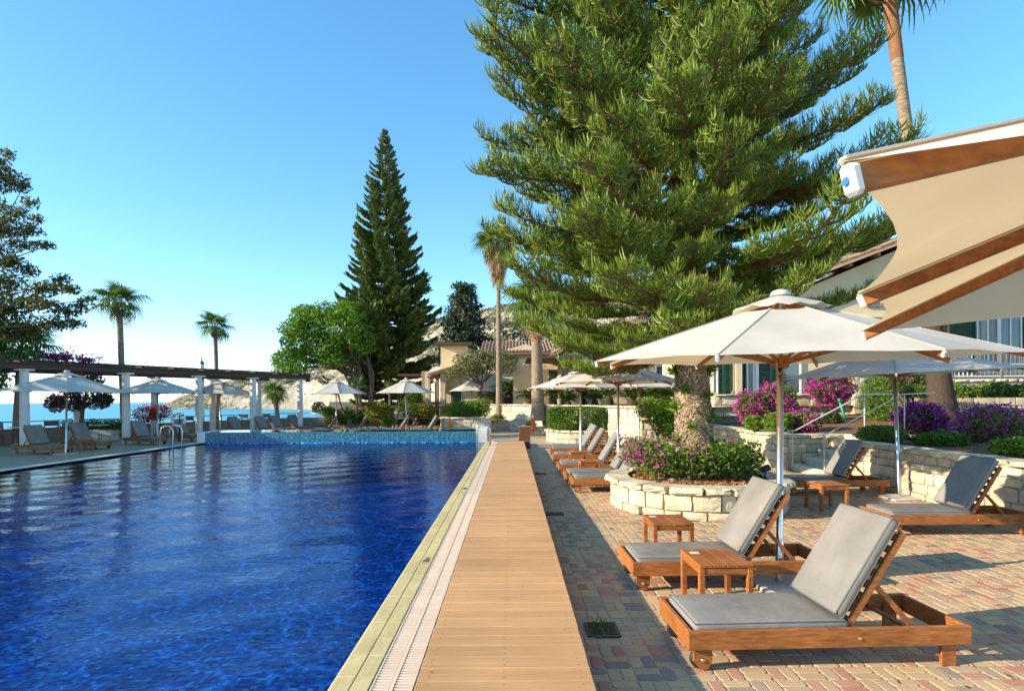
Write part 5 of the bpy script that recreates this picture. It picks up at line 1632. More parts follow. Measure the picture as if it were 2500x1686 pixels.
def palm(label, base, top, r0, r1, nf, scale, barkm='bark_palm', boots=True, dead=0, skirt=0, lean=.0, red=0, dark=0, name='fan_palm'):
    base, top = Vector(base), Vector(top)
    t = thing(name, label, 'palm tree', tuple(base), 0, gP)
    tp_ = top - base
    n = 26
    pts = []
    for i in range(n + 1):
        f = i / n
        p = tp_ * f + Vector((tp_.z * lean * math.sin(f * math.pi) , 0, 0))
        p.z = tp_.z * f
        pts.append(p)
    ring = []
    for i in range(n + 1):
        f = i / n; r_ = r0 + (r1 - r0) * min(1, f * 1.6) + (r0 * .35) * math.exp(-f * 14)
        ring.append(r_)
    b = MB(); b.tube(pts, ring, 14, False); b.build('trunk', MT[barkm], t)
    if boots:
        b = MB()
        m_ = 46
        for k in range(m_):
            a = k * 2.4; f = k / m_
            z = tp_.z - .62 * scale + f * .75 * scale
            r_ = r1 * (1.05 + .35 * math.sin(f * math.pi))
            c = Vector((tp_.x + math.cos(a) * r_, tp_.y + math.sin(a) * r_, z))
            o = Vector((math.cos(a), math.sin(a), random.uniform(.7, 1.6))).normalized()
            b.bar(c, c + o * random.uniform(.14, .26) * scale, .085 * scale * random.uniform(.6, 1.1), .03, up=(math.cos(a), math.sin(a), 0))
        tag(b.build('leaf_boots', MT['bark_boot'], t), kind='stuff')
    if red:
        zs_ = [max(.3, tp_.z - red) + (min(red, tp_.z - .3)) * q / 8 for q in range(9)]
        rp = []
        for z_ in zs_:
            q = min(range(len(pts)), key=lambda i_: abs(pts[i_].z - z_)); f = z_ / tp_.z; rp.append(Vector((tp_.x * f + tp_.z * lean * math.sin(f * math.pi), tp_.y * f, z_)))
        MB().tube(rp, [r1 * 1.04 + .12 * r1 * q / 8 for q in range(9)], 14, False).build('fibre_sheath', MT['bark_boot'], t)
    if dark:  # darker lower trunk: older bark, with tree shade put into its colour
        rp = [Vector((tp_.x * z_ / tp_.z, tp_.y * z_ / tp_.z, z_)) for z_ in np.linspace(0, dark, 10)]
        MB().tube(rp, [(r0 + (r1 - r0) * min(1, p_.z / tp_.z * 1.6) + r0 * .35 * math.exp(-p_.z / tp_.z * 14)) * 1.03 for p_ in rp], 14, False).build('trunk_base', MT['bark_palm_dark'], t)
    for k in range(nf):
        a = k * 2.399963 + random.uniform(-.2, .2)
        f = (k + .5) / nf
        pitch = R(-78) + R(118) * f ** 1.1 + random.uniform(-.1, .1)     # negative = up
        s = scale * random.uniform(.88, 1.08) * (.85 + .2 * math.sin(f * math.pi))
        put('frond', FR[0] if f < .35 else (FR[1] if f < .75 else FR[2]), t, loc=tuple(tp_ + Vector((0, 0, .1 * scale))), rot=(random.uniform(-.25, .25), pitch, a), scale=(s, s, s))
    for k in range(dead):
        a = k * 2.4 + 1; s = scale * random.uniform(.8, 1.05)
        put('dead_frond', random.choice(FRD), t, loc=tuple(tp_ + Vector((0, 0, -.05))), rot=(0, R(58) + random.uniform(-.1, .25), a), scale=(s, s, s))
    if skirt:
        n_ = 700
        aa = RNG.uniform(0, 2 * np.pi, n_); zz = tp_.z - RNG.uniform(0, skirt, n_); rr_ = (r1 + .10 + .75 * scale * (1 - (tp_.z - zz) / skirt) ** 1.0 * RNG.uniform(.2, 1, n_))
        C = np.stack([tp_.x + np.cos(aa) * rr_, tp_.y + np.sin(aa) * rr_, zz], 1)
        D = norm(np.stack([np.cos(aa) * .25, np.sin(aa) * .25, -np.ones(n_)], 1) + RNG.normal(size=(n_, 3)) * .12)
        S = norm(np.cross(D, rand_dirs(n_)))
        tag(add_foliage('dead_leaf_skirt', leaf_quads(C, D, S, RNG.uniform(.5, 1.0, n_), .05), MT['frond_dead'], t), kind='stuff')
    return t
def pz(u, v, d): return P(u, v, d)
a = P(305, 1060, 36); palm('fan palm rising behind the second white column, above the pergola', (a.x, a.y, -1.2), P(291, 748, 36), .20, .17, 17, 1.15, dead=2)
a = P(534, 1040, 44); palm('smaller fan palm behind the pergola, left of the headland', (a.x, a.y, -1.0), P(525, 805, 44), .19, .15, 14, 1.08, dead=1)
a = P(38, 1060, 30); palm('fan palm at the left edge, crown just above the pergola roof', (a.x, a.y, -1.0), P(52, 858, 30), .22, .19, 26, 1.25)
a = P(682, 1040, 40); palm('short fan palm in front of the rocky headland', (a.x, a.y, -.6), P(672, 965, 40), .16, .15, 22, .72, dead=2)
palm('tall slender fan palm with a hanging skirt of dead leaves', P(1219, 1016, 33), P(1216, 605, 33), .19, .125, 26, 1.0, boots=False, skirt=2.1)
palm('thick fan palm behind the far parasols, crown hidden by the araucaria', P(1314, 1026, 29.2), P(1308, 755, 29.2), .34, .27, 24, 1.25, dead=2, red=1.6)
a = P(2306, 1030, 15.5)
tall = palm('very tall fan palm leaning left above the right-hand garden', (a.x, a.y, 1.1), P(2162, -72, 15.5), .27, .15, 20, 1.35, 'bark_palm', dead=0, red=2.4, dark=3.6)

# ---- cycads and yuccas ---------------------------------------------------------------------
def pinnate(seed, m, L=1.0, nl=20, ll_=.2, arch=.5, w=.02):
    b = MB(); V, Fc = [], []
    rs = np.random.RandomState(seed)
    def ax(t): return np.array([L * t * (1 - .15 * arch * t), 0, L * (.55 * t - arch * t * t * .95)])
    b.tube([tuple(ax(t)) for t in np.linspace(0, 1, 6)], [.013, .011, .009, .007, .005, .003], 4, False)
    for k in range(nl):
        t = .16 + .83 * k / (nl - 1)
        for sg in (-1, 1):
            p = ax(t); tg = ax(min(1, t + .02)) - ax(t - .02); tg /= np.linalg.norm(tg)
            d = tg * .55 + np.array([0, sg, 0]) * .9 + np.array([0, 0, .30]); d /= np.linalg.norm(d)
            l = ll_ * math.sin(math.pi * (.12 + .82 * t)) ** .6 * rs.uniform(.9, 1.1)
            s = np.cross(d, [0, 0, 1.0]); s /= np.linalg.norm(s)
            o = len(V)
            V += [tuple(p - s * w * .5), tuple(p + s * w * .5), tuple(p + d * l * .6 + s * w * .45 - np.array([0, 0, .01])), tuple(p + d * l - np.array([0, 0, .03])), tuple(p + d * l * .6 - s * w * .45 - np.array([0, 0, .01]))]
            Fc.append((o, o + 1, o + 2, o + 3, o + 4))
    b.add(V, Fc, False)
    return b.mesh('frond', m)
CY = [pinnate(1, MT['cycad'], 1.05, 24, .21, .55, .045), pinnate(2, MT['cycad'], 1.0, 24, .20, .8, .045)]
def cycad(label, p, trunk_h, scale, nf=22):
    t = thing('cycad', label, 'cycad', tuple(p), random.uniform(0, 6), 'cycads above the terrace wall')
    b = MB(); b.lathe([(.20 * scale, -.05), (.19 * scale, trunk_h * .5), (.15 * scale, trunk_h), (0, trunk_h + .05)], 10); b.build('trunk', MT['bark_palm_dark'], t)
    for k in range(nf):
        a = k * 2.399963; f = k / nf
        s = scale * random.uniform(.85, 1.1)
        put('frond', random.choice(CY), t, loc=(0, 0, trunk_h), rot=(0, R(-46) + R(54) * f, a), scale=(s, s, s))
for (u, v, d, h, s, lab) in ((1242, 972, 38, .75, 1.55, 'cycad with a short trunk right of the slender palm'), (1205, 976, 39, .3, 1.2, 'dark cycad behind the slender palm trunk'),
                             (1292, 980, 33, .35, 1.05, 'cycad left of the thick palm trunk'), (1350, 978, 31, .4, 1.25, 'cycad right of the thick palm trunk'),
                             (1386, 984, 29, .2, .95, 'low cycad under the far parasol edge'), (1424, 984, 28, .3, .95, 'low dark cycad behind the far parasol pole'),
                             (1452, 984, 27, .25, .9, 'dark low cycad left of the leafy one on the wall'), (1486, 980, 25, .4, 1.1, 'leafy cycad above the wall left of the middle parasol pole'),
                             (1545, 982, 23.5, .3, 1.35, 'large cycad above the wall right of the middle parasol pole'), (1592, 984, 22.5, .25, 1.05, 'cycad drooping over the wall near the big trunk'),
                             (1630, 982, 22.2, .3, 1.15, 'dark cycad just left of the big trunk')):
    p = P(u, v, d); p.z = max(p.z, 1.42); p.z = 1.45; cycad(lab, p, h, s)

def yucca(label, p, heads, scale=1.0, stemm=True):
    t = thing('yucca', label, 'yucca', tuple(p), 0, 'yuccas by the spreading tree')
    VS = []
    for (dx, dz, s) in heads:
        n = 70
        d = rand_dirs(n); d[:, 2] = np.abs(d[:, 2]) * 1.1 - .25; d = norm(d); d = norm(d)
        c = np.array([dx, 0, dz])
        S = norm(np.cross(d, rand_dirs(n)))
        ln_ = RNG.uniform(.5, .8, n) * s
        VS.append(leaf_quads(c + d * (ln_ * .5)[:, None], d, S, ln_, .055 * s))
        MB().tube([(dx * .2, 0, 0), (dx * .8, 0, dz * .6), (dx, 0, dz)], [.07, .055, .05], 7, False).build('stem', MT['bark_palm'], t)
    add_foliage('leaves', np.concatenate(VS), MT['yucca'], t)
y1 = P(868, 1035, 33.5); y1.z = 0
yucca('tall yucca with two heads left of the spreading tree trunk', y1, ((-1.1, 2.55, 1.0), (.15, 2.6, 1.1), (-.4, 1.0, .9), (.5, .9, .9)))
y1 = P(955, 1035, 33.5); y1.z = 0
yucca('yucca before the tall conifer, left of the middle parasol', y1, ((-.1, 2.3, 1.1), (.5, 1.4, 1.0), (-.5, 1.1, 1.0), (.9, .8, .8)))
y1 = P(838, 1035, 33.5); y1.z = 0
yucca('low sword-leaved yucca clump under the yucca heads', y1, ((-.3, .6, 1.0), (.4, .7, 1.0), (.9, .5, .9), (-.8, .4, .8)))
y1 = P(1000, 1030, 36); y1.z = 0
yucca('yucca clump behind the middle parasol pole', y1, ((-.3, 1.1, 1.0), (.5, .8, 1.0)))

# ---- Norfolk pine --------------------------------------------------------------------------
def nor_branch(seed):
    rs = np.random.RandomState(seed)
    L = 1.0
    def ax(t): t = np.asarray(t); return np.stack([t, .03 * np.sin(5 * t + seed), -.12 * np.sin(t * 2.4) + .20 * t ** 2.6], -1)
    wood = MB(); ts = np.linspace(0, 1, 7); wood.tube([tuple(p) for p in ax(ts)], [.018 * (1 - .8 * t) for t in ts], 4, False)
    n = 430
    t = rs.uniform(.2, 1, n) ** .8; p = ax(t); sd = rs.choice([-1, 1], n)
    wdt = .30 * (1 - .55 * t) * rs.uniform(.1, 1, n)
    C = p + np.stack([wdt * .55, sd * wdt, .05 + .14 * wdt + rs.uniform(-.03, .05, n)], 1)
    D = norm(np.stack([np.full(n, .55), sd * .65, rs.uniform(.25, .9, n)], 1)); S = norm(np.cross(D, rs.normal(size=(n, 3))))
    V = leaf_quads(C, D, S, .13, .042)
    return wood.mesh('wood', MT['bark_pine']), np_mesh('needles', V, np.arange(len(V)), 4, MT['norfolk'])
NB = [nor_branch(k) for k in range(4)]
nb_ = P(948, 1000, 50); nb_.z = 0
tr2 = thing('norfolk_pine', 'tall conical Norfolk pine standing above all other trees', 'tree', tuple(nb_))
H = P(943, 312, 50).z
lean_x = (943 - 948) / F * 50
b = MB(); b.tube([(lean_x * z / H, 0, z) for z in np.linspace(0, H, 20)], [.36 * (1 - .93 * z / H) for z in np.linspace(0, H, 20)], 10, False); b.build('trunk', MT['bark_pine'], tr2)
z = 1.6; wh = 0
while z < H - .15:
    f = z / H
    prof = np.interp(f, [0, .10, .20, .33, .42, .60, .80, .92, 1.0], [2.3, 2.9, 3.35, 3.75, 3.1, 2.3, 1.45, .75, .12])
    nbr = 7 if f < .8 else 6
    for k in range(nbr):
        a = wh * .83 + 2 * math.pi * k / nbr + random.uniform(-.2, .2)
        s = prof * 50 / 44 * random.uniform(.74, 1.12)
        w, nd = random.choice(NB)
        pitch = np.interp(f, [0, .3, 1], [.18, -.02, -.32]) + random.uniform(-.07, .07)
        o = put('branch', w, tr2, loc=(lean_x * f, 0, z + random.uniform(-.15, .15)), rot=(random.uniform(-.15, .15), pitch, a), scale=(s, max(s, 1.0), max(s, 1.0)))
        put('needles', nd, o)
    z += np.interp(f, [0, .5, 1], [.58, .54, .44]); wh += 1

# ---- broad crowned trees ---------------------------------------------------------------------
def crown_tree(name, label, base, clumps, leafm, per, ln, wd, bark, trunk_r, fork, droop=0.0, out=.35, shell=.8, cat='tree', trunk_top=None, limbs=True, group=None, stems=None, limb_f=.38):
    base = Vector(base)
    t = thing(name, label, cat, tuple(base), 0, group)
    off = np.array(base)
    b = MB()
    fk = Vector(fork) - base
    if stems is None:
        limb_tube(b, (0, 0, 0), fk, trunk_r, trunk_r * .7, .05, 9, 6)
    VS = []
    for i, cl__ in enumerate(clumps):
        c, r = cl__[:2]; mult = cl__[2] if len(cl__) > 2 else 1.0
        c = np.array(c); r = np.array(r)
        n = int(per * mult * (r[0] * r[1] + r[0] * r[2] + r[1] * r[2]) / 3)
        p, o = ell_points(max(n, 30), c - off, r, shell)
        VS.append(foliage_from(p, o, ln, wd, droop, out))
        if limbs:
            s0 = fk if stems is None else Vector(stems[i % len(stems)]) - base
            limb_tube(b, s0, c - off - np.array([0, 0, r[2] * .3]), trunk_r * limb_f, trunk_r * limb_f * .25, .10, 6, 6)
    if stems is not None:
        for s_ in stems: limb_tube(b, (random.uniform(-.1, .1), random.uniform(-.1, .1), 0), Vector(s_) - base, trunk_r, trunk_r * .5, .06, 8, 6)
    b.build('trunk', MT[bark], t)
    add_foliage('crown', np.concatenate(VS), MT[leafm], t)
    return t
def cl(u, v, ru, rv, d, dy=None, jd=1.2):
    dd = d + random.uniform(-jd, jd)
    c = P(u, v, dd); return (np.array(c), np.array([ru / F * dd, (dy or ru / F * dd * .9), rv / F * dd]))
# bright green spreading tree
g = []
for (u, v, ru, rv) in ((700, 878, 34, 30), (725, 835, 42, 38), (770, 800, 48, 40), (715, 805, 34, 30), (745, 770, 40, 30), (800, 765, 46, 30), (840, 790, 48, 44), (850, 755, 44, 24), (890, 770, 40, 34), (800, 845, 50, 36), (755, 872, 46, 26), (845, 845, 44, 34), (690, 905, 18, 16), (885, 830, 36, 40), (815, 880, 36, 18), (720, 900, 30, 14), (870, 865, 30, 22)):
    g.append(cl(u, v, ru, rv, 46, None, 1.6)); 
    g.append(cl(u + random.uniform(-20, 20), v + random.uniform(-8, 12), ru * .75, rv * .7, 48.5, None, 1.0))
gb = P(892, 1005, 46); gb.z = 0
stems = [tuple(P(u, v, 46)) for (u, v) in ((880, 900), (860, 905), (840, 910), (900, 890), (868, 925), (910, 905))]
crown_tree('jacaranda_tree', 'bright green spreading tree with fanned bare stems left of the tall conifer', gb, g, 'leaf_bright', 520, .30, .12, 'bark_grey', .18, P(890, 960, 46), .35, .4, .55, stems=stems)
# dark blue-green cedar behind
g = []
for k in range(40):
    f = k / 39; v = 700 + 190 * f; hw = 14 + 66 * f
    for s in (-1, 1, 0): g.append(cl(1133 + s * hw * random.uniform(.35, 1), v + random.uniform(-8, 8), 20 + 8 * f, 10 + 5 * f, 58, None, 1.5))
cb = P(1130, 985, 58); crown_tree('cedar_tree', 'dark blue-green cedar behind the small house', cb, g, 'leaf_cedar', 130, .42, .16, 'bark_grey', .3, P(1133, 800, 58), -.1, .55, .8)
g = [cl(u, v, 30, 26, 60, None, 2) for (u, v) in ((1245, 800), (1270, 770), (1300, 790), (1260, 830), (1290, 840), (1235, 850), (1310, 850), (1275, 870), (1240, 880), (1300, 880))]
crown_tree('carob_tree', 'dull brownish green tree between the slender and the thick palm', P(1275, 985, 60), g, 'leaf_carob', 120, .34, .18, 'bark_grey', .25, P(1275, 900, 60), 0, .4, .6)
g = [cl(u, v, 34, 28, 52, None, 2) for (u, v) in ((1345, 790), (1380, 810), (1420, 800), (1350, 840), (1390, 850), (1340, 870), (1440, 840), (1420, 860))]
crown_tree('lime_tree', 'yellow-green tree behind the thick palm, above the tiled roof', P(1380, 985, 52), g, 'leaf_lime', 150, .30, .14, 'bark_grey', .25, P(1380, 900, 52), 0, .4, .6)
g = [cl(u, v, 26, 17, 35.5, None, .8) for (u, v) in ((1130, 878), (1160, 868), (1190, 872), (1220, 868), (1245, 880), (1145, 892), (1180, 890), (1215, 890), (1235, 895), (1120, 905), (1160, 903), (1108, 912))]
crown_tree('olive_tree', 'flat-topped olive tree with twisted trunk in front of the cream house', P(1172, 985, 35.5), g, 'leaf_olive', 1500, .20, .055, 'bark_grey', .17, P(1175, 938, 35.5), 0, .5, .6)
# feathery tree at the left edge of the frame; its crown reaches well out of the picture
def feather(seed_pts, d, jd=1.0):
    g = []
    for (u, v, ru, rv) in seed_pts: g.append(cl(u, v, ru, rv, d, None, jd))
    return g
fp = [(0, 395, 26, 20), (20, 375, 18, 14), (25, 440, 45, 28), (-20, 430, 50, 40), (55, 455, 20, 14), (40, 520, 34, 20), (75, 495, 22, 14), (10, 560, 50, 30), (70, 560, 34, 18), (90, 535, 16, 12), (60, 600, 30, 14), (110, 598, 26, 12), (30, 640, 36, 20), (70, 660, 28, 16), (20, 690, 40, 24), (-20, 620, 60, 60),
      (100, 705, 40, 22), (140, 700, 34, 18), (150, 680, 24, 14), (175, 705, 24, 12), (60, 735, 46, 22), (110, 745, 42, 20), (20, 760, 50, 28), (165, 760, 34, 18), (200, 745, 26, 16), (215, 730, 18, 10), (130, 790, 50, 18), (70, 800, 50, 18), (20, 810, 46, 18), (185, 790, 24, 12), (-30, 720, 60, 60), (-40, 520, 60, 60), (-60, 800, 60, 40)]
g = [(c, r, 2.6) for (c, r) in feather(fp, 22, .9)]
lb = Vector((-24.5, 20.5, -.5))
for k in range(400):
    c = np.array([random.uniform(-36, -19.6), random.uniform(6.0, 27.5), random.uniform(1.8, 9.2)])
    if c[0] / c[1] > -.93 or c[2] > .365 * (-11.3 - c[0]) + random.uniform(-.4, .5): continue
    g.append((c, np.array([1.35, 1.35, .7]) * random.uniform(.7, 1.15)))
for k in range(60):  # unseen clumps added to dapple the pool with shade
    c = np.array([random.uniform(-36, -24), random.uniform(-5, 13), random.uniform(5.0, 8.6)])
    g.append((c, np.array([1.0, 1.0, .6]) * random.uniform(.6, 1.2)))
crown_tree('feathery_tree', 'dark feathery tree reaching in from the left edge', lb, g, 'leaf_feather', 520, .20, .06, 'bark_grey', .34, (-23.5, 21, 4.0), .12, .45, .9, limb_f=.16)
gg = []
for k in range(170):
    c = np.array([random.uniform(-37, -27), random.uniform(25, 40), random.uniform(2.4, 10.6)])
    if c[0] / c[1] > -.93 and c[0] > -33: c[0] -= 6
    if c[0] / c[1] > -.9 or c[2] > .365 * (-11.3 - c[0]) + random.uniform(-.6, .2): continue
    gg.append((c, np.array([1.6, 1.6, .9]) * random.uniform(.7, 1.2)))
crown_tree('feathery_tree', 'second dark feathery tree, wholly beyond the left edge', (-33, 30, -.5), gg, 'leaf_feather', 420, .28, .10, 'bark_grey', .34, (-33, 30, 3.5), .12, .45, .75)
# ------------------------------------------------------------------ houses
def shutter_pair(parent, x, y, z0, z1, w, m='shutter', louv=True, name='shutter'):
    """one louvred leaf standing at x (left), facing -y"""
    s = MB()
    t = .05
    s.box((x + t / 2, y, (z0 + z1) / 2), (t, .04, z1 - z0), bev=.004); s.box((x + w - t / 2, y, (z0 + z1) / 2), (t, .04, z1 - z0), bev=.004)
    for z in (z0 + t / 2, (z0 + z1) / 2, z1 - t / 2): s.box((x + w / 2, y, z), (w - 2 * t, .038, t))
    o = s.build(name, MT[m], parent)
    l = MB(); z = z0 + t + .03
    while z < z1 - t - .02:
        l.box((x + w / 2, y, z), (w - 2 * t, .008, .05), Matrix.Rotation(R(38), 3, 'X')); z += .058
    tag(l.build('louvres', MT[m], o), kind='stuff')
    return o
def window(parent, x, y, z0, z1, w, frame='plastic_white', curtain=False):
    f = MB(); t = .06
    for xx in (x + t / 2, x + w - t / 2): f.box((xx, y, (z0 + z1) / 2), (t, .07, z1 - z0), bev=.004)
    for z in (z0 + t / 2, z1 - t / 2): f.box((x + w / 2, y, z), (w - 2 * t, .068, t), bev=.004)
    if w > .9: f.box((x + w / 2, y, (z0 + z1) / 2), (t, .066, z1 - z0 - 2 * t), bev=.004)
    o = f.build('window', MT[frame], parent)
    MB().box((x + w / 2, y + .012, (z0 + z1) / 2), (w - 2 * t + .01, .012, z1 - z0 - 2 * t + .01)).build('pane', MT['curtain' if curtain else 'glass'], o)
    return o
TILE = MB()
prof = []
for s_ in range(2):
    rr0, rr1 = (.085, .075)
    V = []
    for (x, rr_) in ((0, rr0), (.44, rr1)):
        for k in range(7):
            a = math.pi * k / 6; V.append((x, rr_ * math.cos(a) , rr_ * math.sin(a) * (1 if s_ == 0 else .8)))
    if s_ == 0: TILE.add(V, [(k, k + 1, 8 + k, 7 + k) for k in range(6)], True)
TILEM = TILE.mesh('roof_tile', MT['roof_tile'])
def tile_row(parent, p0, p1, step=.38):
    p0, p1 = Vector(p0), Vector(p1); d = p1 - p0; n = int(d.length / step)
    rz = math.atan2(d.y, d.x); ry = -math.atan2(d.z, Vector((d.x, d.y)).length)
    for k in range(n):
        q = p0 + d * (k / n)
        put('roof_tile', TILEM, parent, loc=(q.x, q.y, q.z + .0), rot=(0, ry + .03, rz + random.uniform(-.03, .03)))
def roof_plane(parent, corners, name='roof'):
    """sloping slab from four corners, with tile rows running from eave (0-1) up to ridge (3-2)"""
    c = [Vector(x) for x in corners]
    n = (c[1] - c[0]).cross(c[3] - c[0]).normalized()
    if n.z < 0: n = -n
    V = [p for p in c] + [p - n * .14 for p in c]
    b = MB(); b.convex(V, [(0, 1, 2, 3), (4, 5, 6, 7), (0, 1, 5, 4), (1, 2, 6, 5), (2, 3, 7, 6), (3, 0, 4, 7)])
    return b.build(name, MT['roof_tile'], parent)

# house on the right, behind the garden -----------------------------------------------------------
YA = 21.0
h = thing('cream_house', 'cream house with green shutters and tiled gable behind the right-hand garden', 'house', (0, 0, 0))
zF = 1.9
def ax_(u, y=YA): return (u - U0) / F * y
xL, xR = ax_(1705), ax_(2262)
apx, apz = 14.6, 7.35
# gable wall: left eave low, rising to the right
e0 = P(1888, 735, YA); zl = 5.15
b = MB(); prof = [(xL, 1.0), (xR, 1.0), (xR, 7.2), (apx, apz), (ax_(1925), P(1925, 722, YA).z), (xL + 1.2, 4.75), (xL, 4.6)]
V = [(x, YA, z) for x, z in prof] + [(x, YA + 5, z) for x, z in prof]; m_ = len(prof)
b.add(V, [tuple(range(m_))] + [(i, (i + 1) % m_, m_ + (i + 1) % m_, m_ + i) for i in range(m_)]); b.build('wall', MT['plaster'], h)
roof_plane(h, [(xL - .3, YA - .55, 4.62), (xL - .3, YA + 5.2, 4.62), (apx, YA + 5.2, apz + .28), (apx, YA - .55, apz + .28)])
roof_plane(h, [(xR + 1.2, YA - .55, 6.4), (xR + 1.2, YA + 5.2, 6.4), (apx + .02, YA + 5.2, apz + .28), (apx + .02, YA - .55, apz + .28)])
for k in range(5):
    tile_row(h, (xL - .3, YA - .50 + .19 * k, 4.66), (apx, YA - .50 + .19 * k, apz + .32))
k = 0
for f in np.linspace(.08, .95, 8):
    x = xL - .3 + (apx - xL + .3) * f; z = 4.62 + (apz + .28 - 4.62) * f - .22
    b = MB(); b.tube([(x, YA - .45, z), (x, YA + .02, z)], .055, 10); b.build('rafter_end', MT['timber_pale'], h)
# doors and windows facing the pool
zt = zF + 2.25
for (u0, u1, kind) in ((1738, 1752, 'c'), (1752, 1766, 's'), (1768, 1784, 's'), (1803, 1820, 's'), (1821, 1841, 'c'), (1853, 1880, 's'), (1880, 1905, 's')):
    x0, x1 = ax_(u0), ax_(u1)
    if kind == 's': shutter_pair(h, x0, YA - .05, zF, zt, x1 - x0)
    else: window(h, x0, YA - .04, zF, zt, x1 - x0, curtain=True)
window(h, ax_(1905), YA - .04, zF, zt, .75)
b = MB(); b.box((ax_(1846), YA - .05, (zF + zt) / 2), (.12, .1, zt - zF + .1)); b.build('door_frame', MT['plastic_white'], h)
window(h, ax_(2116), YA - .04, 5.05, 6.05, .55, 'gutter')
b = MB(); b.box((ax_(2130), YA - .06, 4.7), (.8, .12, .06)); b.build('sill', MT['plaster'], h)
b = MB(); b.box((ax_(1795), YA - .25, (zF + 4.6) / 2), (.24, .24, 4.6 - zF), bev=.01); b.build('pillar', MT['plaster'], h)
b = MB(); b.tube([(ax_(1786), YA - .28, 4.5), (ax_(1786), YA - .28, zF + .15), (ax_(1776), YA - .3, zF - .1), (ax_(1776), YA - .3, 1.1)], .05, 10); b.build('downpipe', MT['gutter'], h)
# stone plinth of the house
stone_wall('house_plinth', 'rough stone base under the cream house wall', [(ax_(1743, 20.6), 20.6), (ax_(2110, 20.6), 20.6)], 1.0, zF, .3, (.22, .34), (.35, .75), .06)
b_ = stone_wall('stone_pier', 'square stone pier on the house wall right of the hanging bougainvillea', [(ax_(2085, 20.4), 20.4), (ax_(2118, 20.4), 20.4)], 1.0, 2.6, .3, (.24, .4), (.3, .55), .06)
# corner pier in the garden
stone_wall('stone_pier', 'brown stone pier beside the right parasol pole', [(ax_(2188, 18.6), 18.6), (ax_(2214, 18.6), 18.6)], .9, 1.98, .3, (.2, .3), (.2, .35), .05)

# right wing with balcony --------------------------------------------------------------------------
h2 = thing('balcony_house', 'house wing at far right with green shutters, curtains and a railed balcony', 'house', (0, 0, 0))
YB = 24.0
def bx_(u): return (u - U0) / F * YB
zB = 2.75
b = MB(); b.box(((bx_(2262) + 34) / 2, YB + 3, 4.6), (34 - bx_(2262), 6, 6.4)); b.build('wall', MT['plaster'], h2)
MB().box((bx_(2293), YB - .06, 4.2), (bx_(2308) - bx_(2280) + .1, .1, 3.0)).build('door', MT['teak_dark'], h2)
shutter_pair(h2, bx_(2318), YB - .06, zB, zB + 2.7, bx_(2380) - bx_(2318))
window(h2, bx_(2382), YB - .05, zB, zB + 2.7, bx_(2436) - bx_(2382), curtain=True)
window(h2, bx_(2437), YB - .05, zB, zB + 2.7, bx_(2492) - bx_(2437))
shutter_pair(h2, bx_(2496), YB - .06, zB, zB + 2.7, 1.1)
roof_plane(h2, [(bx_(2262) - .5, YB - 1.2, 7.5), (35, YB - 1.2, 7.5), (35, YB + 3, 8.9), (bx_(2262) - .5, YB + 3, 8.9)])
rl = thing('balcony_railing', 'white and dark blue grid railing on the wall at far right', 'railing', (0, 0, 0))
x0r, x1r = (2205 - U0) / F * 21.3, 30
def ry(x): return 21.35 - (x - 13.6) / (30 - 13.6) * 1.2
MB().bar((x0r, ry(x0r), 3.5), (x1r, ry(x1r), 3.5), .06, .05).build('top_rail', MT['gutter'], rl)
MB().bar((x0r, ry(x0r), 2.52), (x1r, ry(x1r), 2.52), .03, .03).build('bottom_rail', MT['plastic_white'], rl)
MB().bar((x0r, ry(x0r), 2.95), (x1r, ry(x1r), 2.95), .02, .02).build('mid_rail', MT['plastic_white'], rl)
x = x0r
while x < 22:
    MB().box((x, ry(x), 3.0), (.022, .022, .98)).build('bar', MT['plastic_white' if x < 17 else 'gutter'], rl); x += .15
for x in np.arange(x0r, 24, 1.7): MB().box((x, ry(x), 3.0), (.07, .07, 1.1), bev=.005).build('post', MT['gutter'], rl)

# middle house --------------------------------------------------------------------------------------
h3 = thing('gabled_house', 'cream house with tiled verge half hidden behind the araucaria', 'house', (0, 0, 0))
YC = 32.0
def cx_(u, y=YC): return (u - U0) / F * y
b = MB(); prof = [(cx_(1375), 1.3), (cx_(1640), 1.3), (cx_(1640), 5.0), (cx_(1520), 6.4), (cx_(1375), 4.35)]
V = [(x, YC, z) for x, z in prof] + [(x, YC + 5, z) for x, z in prof]; m_ = 5
b.add(V, [tuple(range(m_))] + [(i, (i + 1) % m_, m_ + (i + 1) % m_, m_ + i) for i in range(m_)]); b.build('wall', MT['plaster'], h3)
e = P(1347, 863, YC - .6); tp_ = P(1412, 831, YC - .6); dz = (tp_.z - e.z) / (tp_.x - e.x)
xr = cx_(1520); zr = e.z + (xr - e.x) * dz
roof_plane(h3, [(e.x, YC - .6, e.z), (e.x, YC + 5, e.z), (xr, YC + 5, zr), (xr, YC - .6, zr)])
roof_plane(h3, [(cx_(1660), YC - .6, 4.9), (cx_(1660), YC + 5, 4.9), (xr + .02, YC + 5, zr), (xr + .02, YC - .6, zr)])
for k in range(4): tile_row(h3, (e.x, YC - .55 + .2 * k, e.z + .04), (xr, YC - .55 + .2 * k, zr + .04))
MB().tube([(e.x - .05, YC - .7, e.z - .1), (e.x - .05, YC + 4, e.z - .1)], .07, 8).build('gutter', MT['gutter'], h3)
MB().tube([(e.x, YC - .62, e.z - .15), (cx_(1385), YC - .3, e.z - .75), (cx_(1386), YC - .3, 1.4)], .05, 8).build('downpipe', MT['gutter'], h3)
shutter_pair(h3, cx_(1418), YC - .05, 1.95, 2.6, cx_(1462) - cx_(1418))
window(h3, cx_(1430), YC - .05, 3.2, 4.3, .9)
MB().box((cx_(1355), YC + 1.5, 4.05), (3.2, 4.5, .16), bev=.01).build('porch_roof', MT['timber'], h3)
